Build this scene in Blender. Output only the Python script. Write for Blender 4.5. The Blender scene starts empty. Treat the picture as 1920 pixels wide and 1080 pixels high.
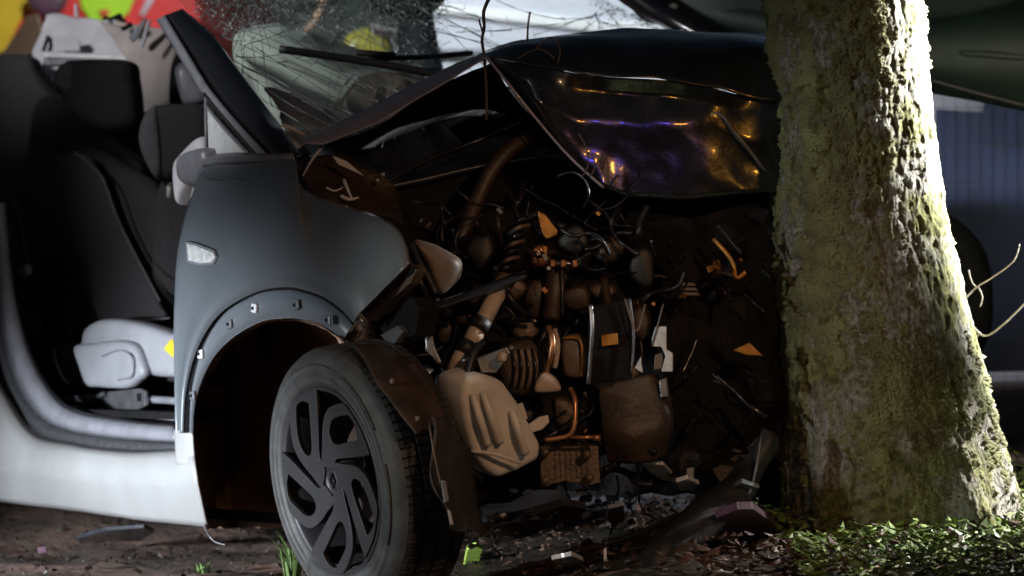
import bpy, bmesh, math, random
from mathutils import Vector, Matrix, noise
R = math.radians
random.seed(7)
sc = bpy.context.scene
col = sc.collection

# ------------------------------------------------------------------ camera, world, light, exposure
CAMH, FPX = 0.8, 5370.0            # camera height (m), focal length in 1920-wide pixels
cam_d = bpy.data.cameras.new('camera')
cam = bpy.data.objects.new('camera', cam_d); col.objects.link(cam)
cam.location = (0, 0, CAMH); cam.rotation_euler = (R(90), 0, 0)
cam_d.sensor_width = 36; cam_d.lens = 36 * FPX / 1920
cam_d.clip_start = 0.1; cam_d.clip_end = 2000
cam_d.dof.use_dof = True; cam_d.dof.focus_distance = 7.15; cam_d.dof.aperture_fstop = 2.8
sc.camera = cam

w = bpy.data.worlds.new('World'); sc.world = w; w.use_nodes = True
nt = w.node_tree; bg = nt.nodes['Background']
sky = nt.nodes.new('ShaderNodeTexSky'); sky.sky_type = 'NISHITA'; sky.sun_disc = False
sky.sun_elevation = R(14); sky.sun_rotation = R(200); 
nt.links.new(sky.outputs[0], bg.inputs[0]); bg.inputs[1].default_value = 0.008

def lamp(name, kind, loc, target, power, color, size=0.3, spot=60, blend=0.4, squeeze=1.0):
    l = bpy.data.lights.new(name, kind); l.energy = power; l.color = color
    if kind == 'SPOT':
        l.spot_size = R(spot); l.spot_blend = blend; l.shadow_soft_size = size
    elif kind == 'AREA':
        l.size = size
    elif kind == 'POINT':
        l.shadow_soft_size = size
    elif kind == 'SUN':
        l.angle = R(0.5)
    o = bpy.data.objects.new(name, l); col.objects.link(o); o.location = loc
    o.rotation_euler = (Vector(target) - Vector(loc)).to_track_quat('-Z', 'Y').to_euler()
    o.scale = (squeeze, 1, 1)          # oval beam, shaped to keep light off neighbouring parts
    return o
lamp('moon_sun', 'SUN', (-6, -3, 9), (0, 7, 0), 0.012, (0.8, 0.88, 1.0))
# emergency work lights standing round the wreck, the amber street lamp, and added fill spots
lamp('work_light_side', 'SPOT', (-3.9, 5.3, 0.45), (-1.02, 7.80, 0.08), 2100, (0.84, 0.92, 1.0), 0.14, 31, 0.95, 1.35)
lamp('work_light_tree', 'SPOT', (4.0, 8.30, 1.85), (1.15, 7.725, 1.32), 26000, (0.96, 1.0, 0.98), 0.10, 46, 0.8, 0.17)
lamp('fill_light_verge', 'SPOT', (3.9, 8.6, 1.8), (1.35, 7.25, 0.1), 3600, (1.0, 1.0, 0.95), 0.10, 18, 0.8)  # unseen spot added to brighten the ground cover
lamp('fill_light_rear', 'SPOT', (-3.6, 7.0, 2.7), (-1.35, 10.1, 1.72), 420, (0.95, 0.97, 1.0), 0.15, 17, 0.6)  # unseen spot added to brighten the rear trim
lamp('fill_light_cabin', 'SPOT', (-3.4, 6.25, 2.7), (-0.5, 8.75, 1.42), 340, (0.95, 0.98, 1.0), 0.12, 33, 0.7)  # unseen spot added to brighten the airbag and quarter panel
lamp('work_light_front', 'SPOT', (-5.0, 3.2, 1.5), (0.96, 7.55, 0.52), 440, (0.92, 1.0, 0.97), 0.12, 20, 0.8, 0.46)
lamp('street_lamp_light', 'SPOT', (1.7, 2.6, 2.4), (0.10, 7.2, 0.50), 235, (1.0, 0.57, 0.31), 0.10, 26, 0.9)
lamp('fill_light_back', 'SPOT', (-0.6, 10.9, 3.9), (-0.8, 14.2, 1.6), 720, (0.92, 0.95, 1.0), 0.2, 100, 0.6)  # unseen spot added to light the vehicles behind
# light bar of a vehicle parked to the right: one amber and one blue lamp
lamp('amber_beacon', 'SPOT', (3.01, 5.49, 1.33), (0.57, 7.5, 1.15), 13, (1.0, 0.42, 0.06), 0.05, 24, 0.6)
lamp('blue_beacon', 'SPOT', (2.80, 5.34, 1.30), (0.32, 7.42, 1.12), 13, (0.06, 0.08, 1.0), 0.05, 7, 0.6)

sc.view_settings.view_transform = 'Standard'; sc.view_settings.look = 'None'
sc.view_settings.exposure = 0.0; sc.view_settings.gamma = 1.0

# ------------------------------------------------------------------ frames of reference
# car frame: U = heading, V = across the car (away from us), S0 = outer face of the front wheel
U = Vector((0.55, -0.8352, 0)); V = Vector((0.8352, 0.55, 0)); Z = Vector((0, 0, 1))
S0 = Vector(((630 - 960) / FPX * 7.0, 7.0, CAMH - (900 - 540) / FPX * 7.0))
def P(x, y, d):
    return Vector(((x - 960) / FPX * d, d, CAMH - (y - 540) / FPX * d))
def S(x, y, off=0.0):              # a point of the car's side, off metres inside its outer skin
    rx = (x - 960) / FPX
    return P(x, y, (S0.dot(V) + off) / (rx * V.x + V.y))

# ------------------------------------------------------------------ materials
MATS = {}
def mat(name, c, rough=0.5, metal=0.0, var=0.25, scale=12.0, bump=0.0, bscale=60.0, coat=0.0, spec=0.5,
        c2=None, stretch=None, emit=None, sub=0.0, trans=0.0, rvar=0.0):
    m = bpy.data.materials.new(name); m.use_nodes = True
    n = m.node_tree.nodes; L = m.node_tree.links
    b = n['Principled BSDF']
    b.inputs['Roughness'].default_value = rough; b.inputs['Metallic'].default_value = metal
    b.inputs['Coat Weight'].default_value = coat; b.inputs['Coat Roughness'].default_value = 0.06
    b.inputs['Specular IOR Level'].default_value = spec
    if trans: b.inputs['Transmission Weight'].default_value = trans
    if sub:
        b.inputs['Subsurface Weight'].default_value = sub; b.inputs['Subsurface Radius'].default_value = (0.02, 0.015, 0.01)
    tc = n.new('ShaderNodeTexCoord'); mp = n.new('ShaderNodeMapping')
    L.new(tc.outputs['Object'], mp.inputs[0])
    if stretch: mp.inputs['Scale'].default_value = stretch
    nz = n.new('ShaderNodeTexNoise'); nz.inputs['Scale'].default_value = scale; nz.inputs['Detail'].default_value = 6
    L.new(mp.outputs[0], nz.inputs['Vector'])
    rp = n.new('ShaderNodeValToRGB')
    if c2 is None: c2 = tuple(x * (1 - var) for x in c)
    c1 = tuple(min(1, x * (1 + var * 0.4)) for x in c)
    rp.color_ramp.elements[0].color = (*c2, 1); rp.color_ramp.elements[1].color = (*c1, 1)
    rp.color_ramp.elements[0].position = 0.32; rp.color_ramp.elements[1].position = 0.68
    L.new(nz.outputs[0], rp.inputs[0]); L.new(rp.outputs[0], b.inputs['Base Color'])
    if rvar:
        mr = n.new('ShaderNodeMapRange'); mr.inputs['To Min'].default_value = max(0.02, rough - rvar); mr.inputs['To Max'].default_value = rough + rvar
        L.new(nz.outputs[0], mr.inputs[0]); L.new(mr.outputs[0], b.inputs['Roughness'])
    if bump:
        n2 = n.new('ShaderNodeTexNoise'); n2.inputs['Scale'].default_value = bscale; n2.inputs['Detail'].default_value = 5
        L.new(mp.outputs[0], n2.inputs['Vector'])
        bp = n.new('ShaderNodeBump'); bp.inputs['Strength'].default_value = bump; bp.inputs['Distance'].default_value = 0.01
        L.new(n2.outputs[0], bp.inputs['Height']); L.new(bp.outputs[0], b.inputs['Normal'])
    if emit:
        b.inputs['Emission Color'].default_value = (*emit[:3], 1); b.inputs['Emission Strength'].default_value = emit[3]
    MATS[name] = m
    return m
mat('paint', (0.142, 0.158, 0.176), 0.34, 0.2, 0.10, 5, coat=0.8, rvar=0.05)
def dust(m, amount=0.5):
    n = m.node_tree.nodes; L = m.node_tree.links; b = n['Principled BSDF']
    old = b.inputs['Base Color'].links[0].from_socket
    tc = n.new('ShaderNodeTexCoord'); v = n.new('ShaderNodeTexNoise'); v.inputs['Scale'].default_value = 130; v.inputs['Detail'].default_value = 3
    L.new(tc.outputs['Object'], v.inputs['Vector'])
    r = n.new('ShaderNodeValToRGB'); r.color_ramp.elements[0].position = 0.68; r.color_ramp.elements[1].position = 0.76
    r.color_ramp.elements[1].color = (amount, amount, amount, 1)
    L.new(v.outputs[0], r.inputs[0])
    mx = n.new('ShaderNodeMix'); mx.data_type = 'RGBA'; mx.inputs[7].default_value = (0.5, 0.5, 0.48, 1)
    L.new(r.outputs[0], mx.inputs[0]); L.new(old, mx.inputs[6]); L.new(mx.outputs[2], b.inputs['Base Color'])
dust(MATS['paint'], 0.35)
mat('paint_dusty', (0.305, 0.305, 0.305), 0.48, 0.1, 0.22, 2.2, bump=0.03, bscale=120, c2=(0.225, 0.22, 0.215), rvar=0.1)
dust(MATS['paint_dusty'], 0.5)
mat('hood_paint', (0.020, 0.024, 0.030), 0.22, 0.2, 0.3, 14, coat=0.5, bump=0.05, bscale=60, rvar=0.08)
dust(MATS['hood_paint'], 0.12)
mat('hood_paint_lit', (0.34, 0.31, 0.36), 0.4, 0.3, 0.2, 12, coat=0.3)  # lit copy of the hood paint, brightness put into the colour
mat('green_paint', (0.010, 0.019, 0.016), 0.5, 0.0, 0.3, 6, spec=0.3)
mat('black_gloss', (0.012, 0.012, 0.014), 0.22, 0, 0.2, 12, coat=0.3)
mat('black_plastic', (0.014, 0.013, 0.013), 0.5, 0, 0.3, 25, bump=0.15, bscale=300)
mat('brown_plastic', (0.048, 0.029, 0.020), 0.5, 0, 0.45, 14, bump=0.25, bscale=70)
mat('liner', (0.022, 0.015, 0.011), 0.55, 0, 0.55, 8, bump=0.5, bscale=45, stretch=(1, 1, 0.5))
mat('seal', (0.20, 0.20, 0.225), 0.38, 0, 0.25, 14, bump=0.05)
mat('seal_dark', (0.05, 0.05, 0.055), 0.5, 0, 0.4, 60, bump=0.3, bscale=160)
mat('tyre', (0.044, 0.042, 0.040), 0.62, 0, 0.35, 22, bump=0.12, bscale=150, c2=(0.024, 0.022, 0.021))
mat('tread', (0.024, 0.020, 0.018), 0.6, 0, 0.4, 30, bump=0.3, bscale=120)
mat('wheel_house', (0.28, 0.17, 0.11), 0.55, 0, 0.6, 5, bump=0.4, bscale=30, stretch=(1, 1, 0.3))  # black liner coloured light brown: warm light painted in
mat('rim', (0.028, 0.026, 0.028), 0.5, 0.25, 0.2, 12, bump=0.03)
mat('steel', (0.32, 0.32, 0.34), 0.35, 0.8, 0.3, 25, bump=0.1)
mat('white_plastic', (0.62, 0.62, 0.63), 0.4, 0, 0.15, 30)
mat('trim_light', (0.52, 0.50, 0.53), 0.55, 0, 0.2, 8, bump=0.05)
mat('trim_taupe', (0.34, 0.29, 0.27), 0.6, 0, 0.25, 9, bump=0.05)
mat('seat_plastic', (0.30, 0.30, 0.325), 0.42, 0, 0.12, 10, bump=0.05, bscale=400)
mat('seat_fabric', (0.020, 0.017, 0.019), 0.9, 0, 0.3, 80, bump=0.4, bscale=500)
mat('seat_fabric_pale', (0.055, 0.05, 0.056), 0.85, 0, 0.3, 40, bump=0.3, bscale=500)
mat('airbag', (0.62, 0.66, 0.59), 0.8, 0, 0.14, 9, bump=0.25, bscale=14)
mat('dash', (0.19, 0.13, 0.09), 0.6, 0, 0.5, 14, bump=0.3)
mat('brown_red', (0.20, 0.07, 0.045), 0.6, 0, 0.4, 20)
mat('yellow', (0.75, 0.50, 0.03), 0.5, 0, 0.2, 20)
mat('lens', (0.75, 0.76, 0.74), 0.12, 0, 0.3, 60, coat=1.0)
mat('copper', (0.62, 0.30, 0.15), 0.32, 0.75, 0.3, 20)
mat('reservoir', (0.72, 0.67, 0.62), 0.45, 0, 0.18, 14, sub=0.15, bump=0.05)
mat('beige_hose', (0.50, 0.40, 0.33), 0.5, 0, 0.2, 20)
mat('taupe', (0.15, 0.105, 0.08), 0.45, 0, 0.2, 12, coat=0.2)
mat('orange_metal', (0.55, 0.25, 0.05), 0.4, 0.3, 0.5, 25)
mat('alu', (0.16, 0.12, 0.095), 0.5, 0.5, 0.4, 25, bump=0.3, bscale=120)
mat('matte_black', (0.010, 0.009, 0.010), 0.7, 0, 0.4, 20, bump=0.4, spec=0.15)  # flat near-black for parts, holes and backing panels
mat('wire_black', (0.012, 0.012, 0.014), 0.4, 0, 0.2, 20)
mat('shard', (0.70, 0.73, 0.78), 0.15, 0.0, 0.3, 40, coat=0.5)
mat('shard_dark', (0.04, 0.042, 0.05), 0.2, 0.1, 0.3, 40, coat=0.6)
mat('mauve', (0.10, 0.05, 0.08), 0.3, 0, 0.2, 10, coat=0.5)
mat('lime', (0.42, 0.62, 0.10), 0.6, 0, 0.2, 30)
mat('crack', (0.46, 0.50, 0.50), 0.25, 0, 0.3, 60)
mat('crack_dark', (0.11, 0.125, 0.115), 0.3, 0, 0.3, 60)  # shaded copy of the crack colour, darkness painted in
mat('van_white', (0.60, 0.62, 0.70), 0.4, 0, 0.06, 1.0, coat=0.3)
mat('white_band', (0.92, 0.94, 0.95), 0.4, 0, 0.05, 2)
mat('glass_dark', (0.02, 0.025, 0.03), 0.08, 0, 0.2, 3, coat=1.0)
mat('red', (0.70, 0.035, 0.03), 0.4, 0, 0.12, 3)
mat('lime_reflective', (0.42, 0.75, 0.02), 0.4, 0, 0.1, 5)
mat('amber_yellow', (0.62, 0.42, 0.01), 0.5, 0, 0.15, 4)
mat('tan', (0.35, 0.22, 0.14), 0.6, 0, 0.2, 6)
mat('dark_teal', (0.02, 0.028, 0.034), 0.6, 0, 0.4, 8)
mat('helmet', (0.80, 0.76, 0.12), 0.3, 0, 0.1, 8, coat=0.4)
mat('skin', (0.45, 0.27, 0.2), 0.5, 0, 0.1, 20)
mat('tarpaulin', (0.085, 0.125, 0.27), 0.6, 0, 0.3, 2.2, bump=0.3, bscale=4, c2=(0.085, 0.09, 0.16))
mat('galvanised', (0.14, 0.14, 0.15), 0.45, 0.6, 0.3, 30)
mat('twig', (0.10, 0.065, 0.05), 0.8, 0, 0.4, 40, bump=0.4, bscale=120)
mat('twig_pale', (0.13, 0.11, 0.09), 0.8, 0, 0.3, 40, bump=0.3, bscale=120)
mat('grass', (0.17, 0.27, 0.08), 0.6, 0, 0.45, 5, c2=(0.09, 0.15, 0.04))
mat('leaf', (0.19, 0.25, 0.05), 0.5, 0, 0.5, 9, c2=(0.045, 0.085, 0.02), spec=0.4)
mat('leaf_brown', (0.075, 0.034, 0.018), 0.7, 0, 0.5, 15)
mat('moss', (0.185, 0.185, 0.085), 0.9, 0, 0.5, 11, c2=(0.085, 0.068, 0.03))
mat('dirt', (0.22, 0.135, 0.105), 0.95, 0, 0.6, 3.5, bump=0.8, bscale=22, c2=(0.045, 0.034, 0.026))
mat('verge', (0.030, 0.020, 0.014), 0.45, 0, 0.6, 6, bump=0.9, bscale=30, c2=(0.02, 0.018, 0.012))

def bark_material():
    m = bpy.data.materials.new('bark'); m.use_nodes = True
    n = m.node_tree.nodes; L = m.node_tree.links; b = n['Principled BSDF']
    b.inputs['Roughness'].default_value = 0.92; b.inputs['Specular IOR Level'].default_value = 0.15
    tc = n.new('ShaderNodeTexCoord'); mp = n.new('ShaderNodeMapping'); mp.inputs['Scale'].default_value = (1, 1, 0.7)
    L.new(tc.outputs['Object'], mp.inputs[0])
    a = n.new('ShaderNodeTexNoise'); a.inputs['Scale'].default_value = 85; a.inputs['Detail'].default_value = 8; a.inputs['Roughness'].default_value = 0.65
    L.new(mp.outputs[0], a.inputs['Vector'])
    rp = n.new('ShaderNodeValToRGB')
    rp.color_ramp.elements[0].position = 0.36; rp.color_ramp.elements[0].color = (0.10, 0.082, 0.068, 1)
    rp.color_ramp.elements[1].position = 0.60; rp.color_ramp.elements[1].color = (0.33, 0.31, 0.275, 1)
    L.new(a.outputs[0], rp.inputs[0])
    g = n.new('ShaderNodeTexNoise'); g.inputs['Scale'].default_value = 5.5; g.inputs['Detail'].default_value = 7; g.inputs['Roughness'].default_value = 0.7
    L.new(tc.outputs['Object'], g.inputs['Vector'])
    gr = n.new('ShaderNodeValToRGB'); gr.color_ramp.elements[0].position = 0.44; gr.color_ramp.elements[1].position = 0.56
    L.new(g.outputs[0], gr.inputs[0])
    gc = n.new('ShaderNodeTexNoise'); gc.inputs['Scale'].default_value = 45; gc.inputs['Detail'].default_value = 5
    L.new(tc.outputs['Object'], gc.inputs['Vector'])
    gcr = n.new('ShaderNodeValToRGB')
    gcr.color_ramp.elements[0].position = 0.35; gcr.color_ramp.elements[0].color = (0.06, 0.055, 0.02, 1)
    gcr.color_ramp.elements[1].position = 0.65; gcr.color_ramp.elements[1].color = (0.19, 0.185, 0.075, 1)
    L.new(gc.outputs[0], gcr.inputs[0])
    mx = n.new('ShaderNodeMix'); mx.data_type = 'RGBA'
    L.new(gr.outputs[0], mx.inputs[0]); L.new(rp.outputs[0], mx.inputs[6]); L.new(gcr.outputs[0], mx.inputs[7])
    L.new(mx.outputs[2], b.inputs['Base Color'])
    bp = n.new('ShaderNodeBump'); bp.inputs['Strength'].default_value = 0.9; bp.inputs['Distance'].default_value = 0.012
    L.new(a.outputs[0], bp.inputs['Height']); L.new(bp.outputs[0], b.inputs['Normal'])
    MATS['bark'] = m
bark_material()

def glass_material(name, tint, gloss=0.35, rough=0.02):
    m = bpy.data.materials.new(name); m.use_nodes = True
    n = m.node_tree.nodes; L = m.node_tree.links; n.remove(n['Principled BSDF'])
    t = n.new('ShaderNodeBsdfTransparent'); g = n.new('ShaderNodeBsdfGlossy'); mx = n.new('ShaderNodeMixShader')
    g.inputs['Roughness'].default_value = rough
    nz = n.new('ShaderNodeTexNoise'); nz.inputs['Scale'].default_value = 25
    rp = n.new('ShaderNodeValToRGB'); rp.color_ramp.elements[0].color = (*[x * 0.9 for x in tint], 1); rp.color_ramp.elements[1].color = (*tint, 1)
    L.new(nz.outputs[0], rp.inputs[0]); L.new(rp.outputs[0], t.inputs[0])
    f = n.new('ShaderNodeLayerWeight'); f.inputs[0].default_value = 0.5
    pw = n.new('ShaderNodeMath'); pw.operation = 'POWER'; pw.inputs[1].default_value = 5
    ml = n.new('ShaderNodeMath'); ml.operation = 'MULTIPLY_ADD'; ml.inputs[1].default_value = 0.9; ml.inputs[2].default_value = 0.04
    L.new(f.outputs['Facing'], pw.inputs[0]); L.new(pw.outputs[0], ml.inputs[0]); L.new(ml.outputs[0], mx.inputs[0]); L.new(t.outputs[0], mx.inputs[1]); L.new(g.outputs[0], mx.inputs[2])
    df = n.new('ShaderNodeBsdfDiffuse'); df.inputs[0].default_value = (0.75, 0.8, 0.8, 1)
    hz = n.new('ShaderNodeTexNoise'); hz.inputs['Scale'].default_value = 6; hz.inputs['Detail'].default_value = 8
    hr = n.new('ShaderNodeMapRange'); hr.inputs['From Min'].default_value = 0.3; hr.inputs['From Max'].default_value = 0.75; hr.inputs['To Min'].default_value = 0.02; hr.inputs['To Max'].default_value = 0.07
    mz = n.new('ShaderNodeMixShader'); L.new(hz.outputs[0], hr.inputs[0]); L.new(hr.outputs[0], mz.inputs[0])
    L.new(mx.outputs[0], mz.inputs[1]); L.new(df.outputs[0], mz.inputs[2]); L.new(mz.outputs[0], n['Material Output'].inputs[0])
    MATS[name] = m
glass_material('windscreen_glass', (0.90, 0.95, 0.93))

# ------------------------------------------------------------------ mesh helpers
def link_mesh(name, verts, faces, m, parent=None, smooth=True):
    me = bpy.data.meshes.new(name)
    me.from_pydata([tuple(v) for v in verts], [], faces); me.update()
    if isinstance(m, str): m = MATS[m]
    me.materials.append(m)
    o = bpy.data.objects.new(name, me); col.objects.link(o)
    if parent: attach(o, parent)
    if smooth: me.shade_smooth()
    return o
def attach(o, parent):
    bpy.context.view_layer.update()
    o.parent = parent; o.matrix_parent_inverse = parent.matrix_world.inverted()
def thing(name, label, cat, loc=(0, 0, 0), group=None):
    o = bpy.data.objects.new(name, None); col.objects.link(o); o.location = loc; o.empty_display_size = 0.1
    return tag(o, label, cat, group)
def tag(o, label, cat, group=None):
    o['label'] = label; o['category'] = cat
    if group: o['group'] = group
    return o
def crom(pts, n):                   # Catmull-Rom through pts, n samples spread evenly by index
    out = []; k = len(pts)
    for i in range(n):
        t = i / (n - 1) * (k - 1); j = min(int(t), k - 2); f = t - j
        p0 = pts[max(j - 1, 0)]; p1 = pts[j]; p2 = pts[j + 1]; p3 = pts[min(j + 2, k - 1)]
        out.append(0.5 * ((2 * p1) + (p2 - p0) * f + (2 * p0 - 5 * p1 + 4 * p2 - p3) * f * f + (3 * p1 - p0 - 3 * p2 + p3) * f ** 3))
    return out
def lin(pts, n):                    # straight-line resample, even by length
    L = [0]
    for a, b in zip(pts, pts[1:]): L.append(L[-1] + (b - a).length)
    out = []
    for i in range(n):
        t = L[-1] * i / (n - 1); j = 0
        while j < len(L) - 2 and L[j + 1] < t: j += 1
        f = (t - L[j]) / max(L[j + 1] - L[j], 1e-9); out.append(pts[j].lerp(pts[j + 1], min(f, 1)))
    return out
def solid(o, t, off=-1):
    md = o.modifiers.new('thickness', 'SOLIDIFY'); md.thickness = t; md.offset = off
    return o
def bevel(o, wd, seg=2):
    md = o.modifiers.new('bevel', 'BEVEL'); md.width = wd; md.segments = seg; md.limit_method = 'ANGLE'; md.angle_limit = R(35)
    return o
def loft(name, curves, m, parent=None, n=40, thick=0.0, smooth=True, sub=0, how=crom, jitter=0, off=-1, rows=0):
    cs = [how([Vector(p) for p in c], n) for c in curves]
    if rows:
        cols = [crom([c[i] for c in cs], rows) for i in range(n)]
        cs = [[cols[i][r] for i in range(n)] for r in range(rows)]
    verts = []
    for c in cs:
        for p in c:
            q = p
            if jitter: q = p + noise.noise_vector(p * 9.0) * jitter
            verts.append(q)
    faces = []
    for r in range(len(cs) - 1):
        for i in range(n - 1):
            a = r * n + i
            faces.append((a, a + 1, a + n + 1, a + n))
    o = link_mesh(name, verts, faces, m, parent, smooth)
    if sub:
        md = o.modifiers.new('sub', 'SUBSURF'); md.levels = sub; md.render_levels = sub
    if thick: solid(o, thick, off)
    return o
def tube_data(pts, r, seg=8, taper=1.0, smooth=True):
    pts = [Vector(p) for p in pts]
    if smooth and len(pts) > 2: pts = crom(pts, (len(pts) - 1) * 5 + 1)
    verts = []; faces = []; n = len(pts); prev = None
    for i, p in enumerate(pts):
        t = (pts[min(i + 1, n - 1)] - pts[max(i - 1, 0)]).normalized()
        if prev is None:
            a = t.cross(Z) if abs(t.z) < 0.9 else t.cross(Vector((1, 0, 0)))
        else:
            a = prev - t * prev.dot(t)
        a.normalize(); prev = a; b = t.cross(a)
        f = i / max(n - 1, 1)
        rr = (r(f) if callable(r) else r * (1 + (taper - 1) * f))
        for k in range(seg):
            an = 2 * math.pi * k / seg
            verts.append(p + (a * math.cos(an) + b * math.sin(an)) * rr)
    for i in range(n - 1):
        for k in range(seg):
            faces.append((i * seg + k, i * seg + (k + 1) % seg, (i + 1) * seg + (k + 1) % seg, (i + 1) * seg + k))
    faces.append(tuple(range(seg))[::-1]); faces.append(tuple((n - 1) * seg + k for k in range(seg)))
    return verts, faces
def tube(name, pts, r, m, parent=None, seg=8, taper=1.0, smooth=True):
    v, f = tube_data(pts, r, seg, taper, smooth)
    return link_mesh(name, v, f, m, parent)
class Bag:                          # several shapes collected into ONE mesh
    def __init__(s): s.v = []; s.f = []
    def add(s, v, f):
        k = len(s.v); s.v += v; s.f += [tuple(i + k for i in q) for q in f]
    def build(s, name, m, parent=None, smooth=True): return link_mesh(name, s.v, s.f, m, parent, smooth)
def prism(name, pts, m, parent=None, depth=0.03, direction=None, bev=0.003, smooth=False):
    """a solid plate: outline pts (world points), pushed back by depth along direction"""
    pts = [Vector(p) for p in pts]
    if direction is None:
        nrm = Vector((0, 0, 0))
        for a, b in zip(pts, pts[1:] + pts[:1]): nrm += a.cross(b)
        nrm.normalize()
        if nrm.y < 0: nrm = -nrm
        direction = nrm
    bm = bmesh.new()
    f = bm.faces.new([bm.verts.new(p) for p in pts])
    r = bmesh.ops.extrude_face_region(bm, geom=[f])
    bmesh.ops.translate(bm, verts=[v for v in r['geom'] if isinstance(v, bmesh.types.BMVert)], vec=direction * depth)
    bmesh.ops.recalc_face_normals(bm, faces=bm.faces)
    if bev:
        try: bmesh.ops.bevel(bm, geom=list(bm.edges), offset=bev, segments=2, affect='EDGES', profile=0.5)
        except Exception: pass
    bmesh.ops.triangulate(bm, faces=[f for f in bm.faces if len(f.verts) > 4])
    me = bpy.data.meshes.new(name); bm.to_mesh(me); bm.free()
    me.materials.append(MATS[m]); o = bpy.data.objects.new(name, me); col.objects.link(o)
    if parent: attach(o, parent)
    if smooth: me.shade_smooth()
    return o
def px(pts, d, slant=(0, 0)):
    """outline in photograph coordinates on a plane at distance d (slant: metres of depth per 100 px right / down)"""
    x0 = sum(p[0] for p in pts) / len(pts); y0 = sum(p[1] for p in pts) / len(pts)
    return [P(x, y, d + (x - x0) / 100 * slant[0] + (y - y0) / 100 * slant[1]) for x, y in pts]
def pillow(name, pts, m, parent=None, thick=0.1, n=48, bulge=None, rough=0.0, rings=7, flat=0.5, seed=0):
    """soft solid with outline pts: bulges to both sides, no flat card"""
    pts = [Vector(p) for p in pts]
    k = len(pts); out = []
    for i in range(n):
        t = i / n * k; j = int(t); f = t - j
        p0, p1, p2, p3 = (pts[(j + q) % k] for q in (-1, 0, 1, 2))
        out.append(0.5 * ((2 * p1) + (p2 - p0) * f + (2 * p0 - 5 * p1 + 4 * p2 - p3) * f * f + (3 * p1 - p0 - 3 * p2 + p3) * f ** 3))
    c = sum(out, Vector()) / n
    if bulge is None: bulge = Vector((0, -1, 0))
    verts = []; faces = []
    for side in (1, -1):
        for r in range(rings):
            a = r / rings * math.pi / 2
            s = math.cos(a) ** flat; h = math.sin(a) ** 0.7 * thick / 2 * side
            for p in out:
                q = c + (p - c) * s + bulge * h
                if rough: q += noise.noise_vector((q + Vector((seed, 0, 0))) * 14) * rough
                verts.append(q)
        verts.append(c + bulge * thick / 2 * side)
    half = rings * n + 1
    for sd in (0, 1):
        o = sd * half
        for r in range(rings - 1):
            for i in range(n):
                q = (o + r * n + i, o + r * n + (i + 1) % n, o + (r + 1) * n + (i + 1) % n, o + (r + 1) * n + i)
                faces.append(q if sd == 0 else q[::-1])
        for i in range(n):
            q = (o + (rings - 1) * n + i, o + (rings - 1) * n + (i + 1) % n, o + rings * n)
            faces.append(q if sd == 0 else q[::-1])
    o = link_mesh(name, verts, faces, m, parent)
    bm = bmesh.new(); bm.from_mesh(o.data); bmesh.ops.remove_doubles(bm, verts=bm.verts, dist=1e-5)
    bmesh.ops.recalc_face_normals(bm, faces=bm.faces); bm.to_mesh(o.data); bm.free()
    o.data.shade_smooth()
    return o
def box_data(c, size, rot=None):
    c = Vector(c); M = rot if rot else Matrix.Identity(3)
    v = [c + M @ Vector((sx * size[0] / 2, sy * size[1] / 2, sz * size[2] / 2)) for sx in (-1, 1) for sy in (-1, 1) for sz in (-1, 1)]
    f = [(0, 1, 3, 2), (4, 6, 7, 5), (0, 4, 5, 1), (2, 3, 7, 6), (0, 2, 6, 4), (1, 5, 7, 3)]
    return v, f
def boxo(name, c, size, m, parent=None, rot=None, bev=0.006):
    v, f = box_data(c, size, rot); o = link_mesh(name, v, f, m, parent, False)
    if bev: bevel(o, bev)
    return o
CARM = Matrix((U, V, Z)).transposed()      # columns: along, across, up

# ================================================================== GROUND
def ground_z(x, y):
    t = max(0.0, min(1.0, (x + 0.35) / 0.75)); t = t * t * (3 - 2 * t)
    v = max(0.0, min(1.0, (11.5 - y) / 2.5)); v = v * v * (3 - 2 * v)
    m = max(0.0, 1 - ((x + 1.5) / 0.95) ** 2) * max(0.0, 1 - ((y - 9.7) / 0.95) ** 2)      # mound added under the car so its soil catches the lamp
    return 0.125 * t * v + 0.13 * m
def make_ground():
    xs = [-400, -120, -40, -15, -8, -5] + [-3.5 + i * 0.06 for i in range(118)] + [4.5, 7, 12, 40, 120, 400]
    ys = [-300, -80, -20, -5, 0, 3] + [4.5 + i * 0.06 for i in range(134)] + [13.5, 16, 22, 40, 90, 250, 900]
    verts = []
    for y in ys:
        for x in xs:
            z = ground_z(x, y)
            if -4 < x < 5 and 4 < y < 13:
                z += 0.018 * noise.fractal(Vector((x * 4, y * 4, 0)), 1, 2, 4)
            verts.append((x, y, z))
    n = len(xs)
    faces = [(j * n + i, j * n + i + 1, (j + 1) * n + i + 1, (j + 1) * n + i) for j in range(len(ys) - 1) for i in range(n - 1)]
    o = link_mesh('ground', verts, faces, 'dirt'); o['kind'] = 'structure'
make_ground()
def wet_soil():
    xs = [-0.28 + i * 0.045 for i in range(60)]; ys = [6.2 + i * 0.045 for i in range(74)]
    verts = []
    for y in ys:
        for x in xs:
            z = ground_z(x, y) + 0.018 * noise.fractal(Vector((x * 4, y * 4, 0)), 1, 2, 4) + 0.006 + 0.022 * noise.fractal(Vector((x * 13, y * 13, 5)), 1, 2, 4)
            if x < -0.2 or y > 9.4: z -= 0.03
            verts.append((x, y, z))
    n = len(xs)
    o = link_mesh('verge_soil', verts, [(j * n + i, j * n + i + 1, (j + 1) * n + i + 1, (j + 1) * n + i) for j in range(len(ys) - 1) for i in range(n - 1)], 'verge'); o['kind'] = 'structure'
wet_soil()

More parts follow.
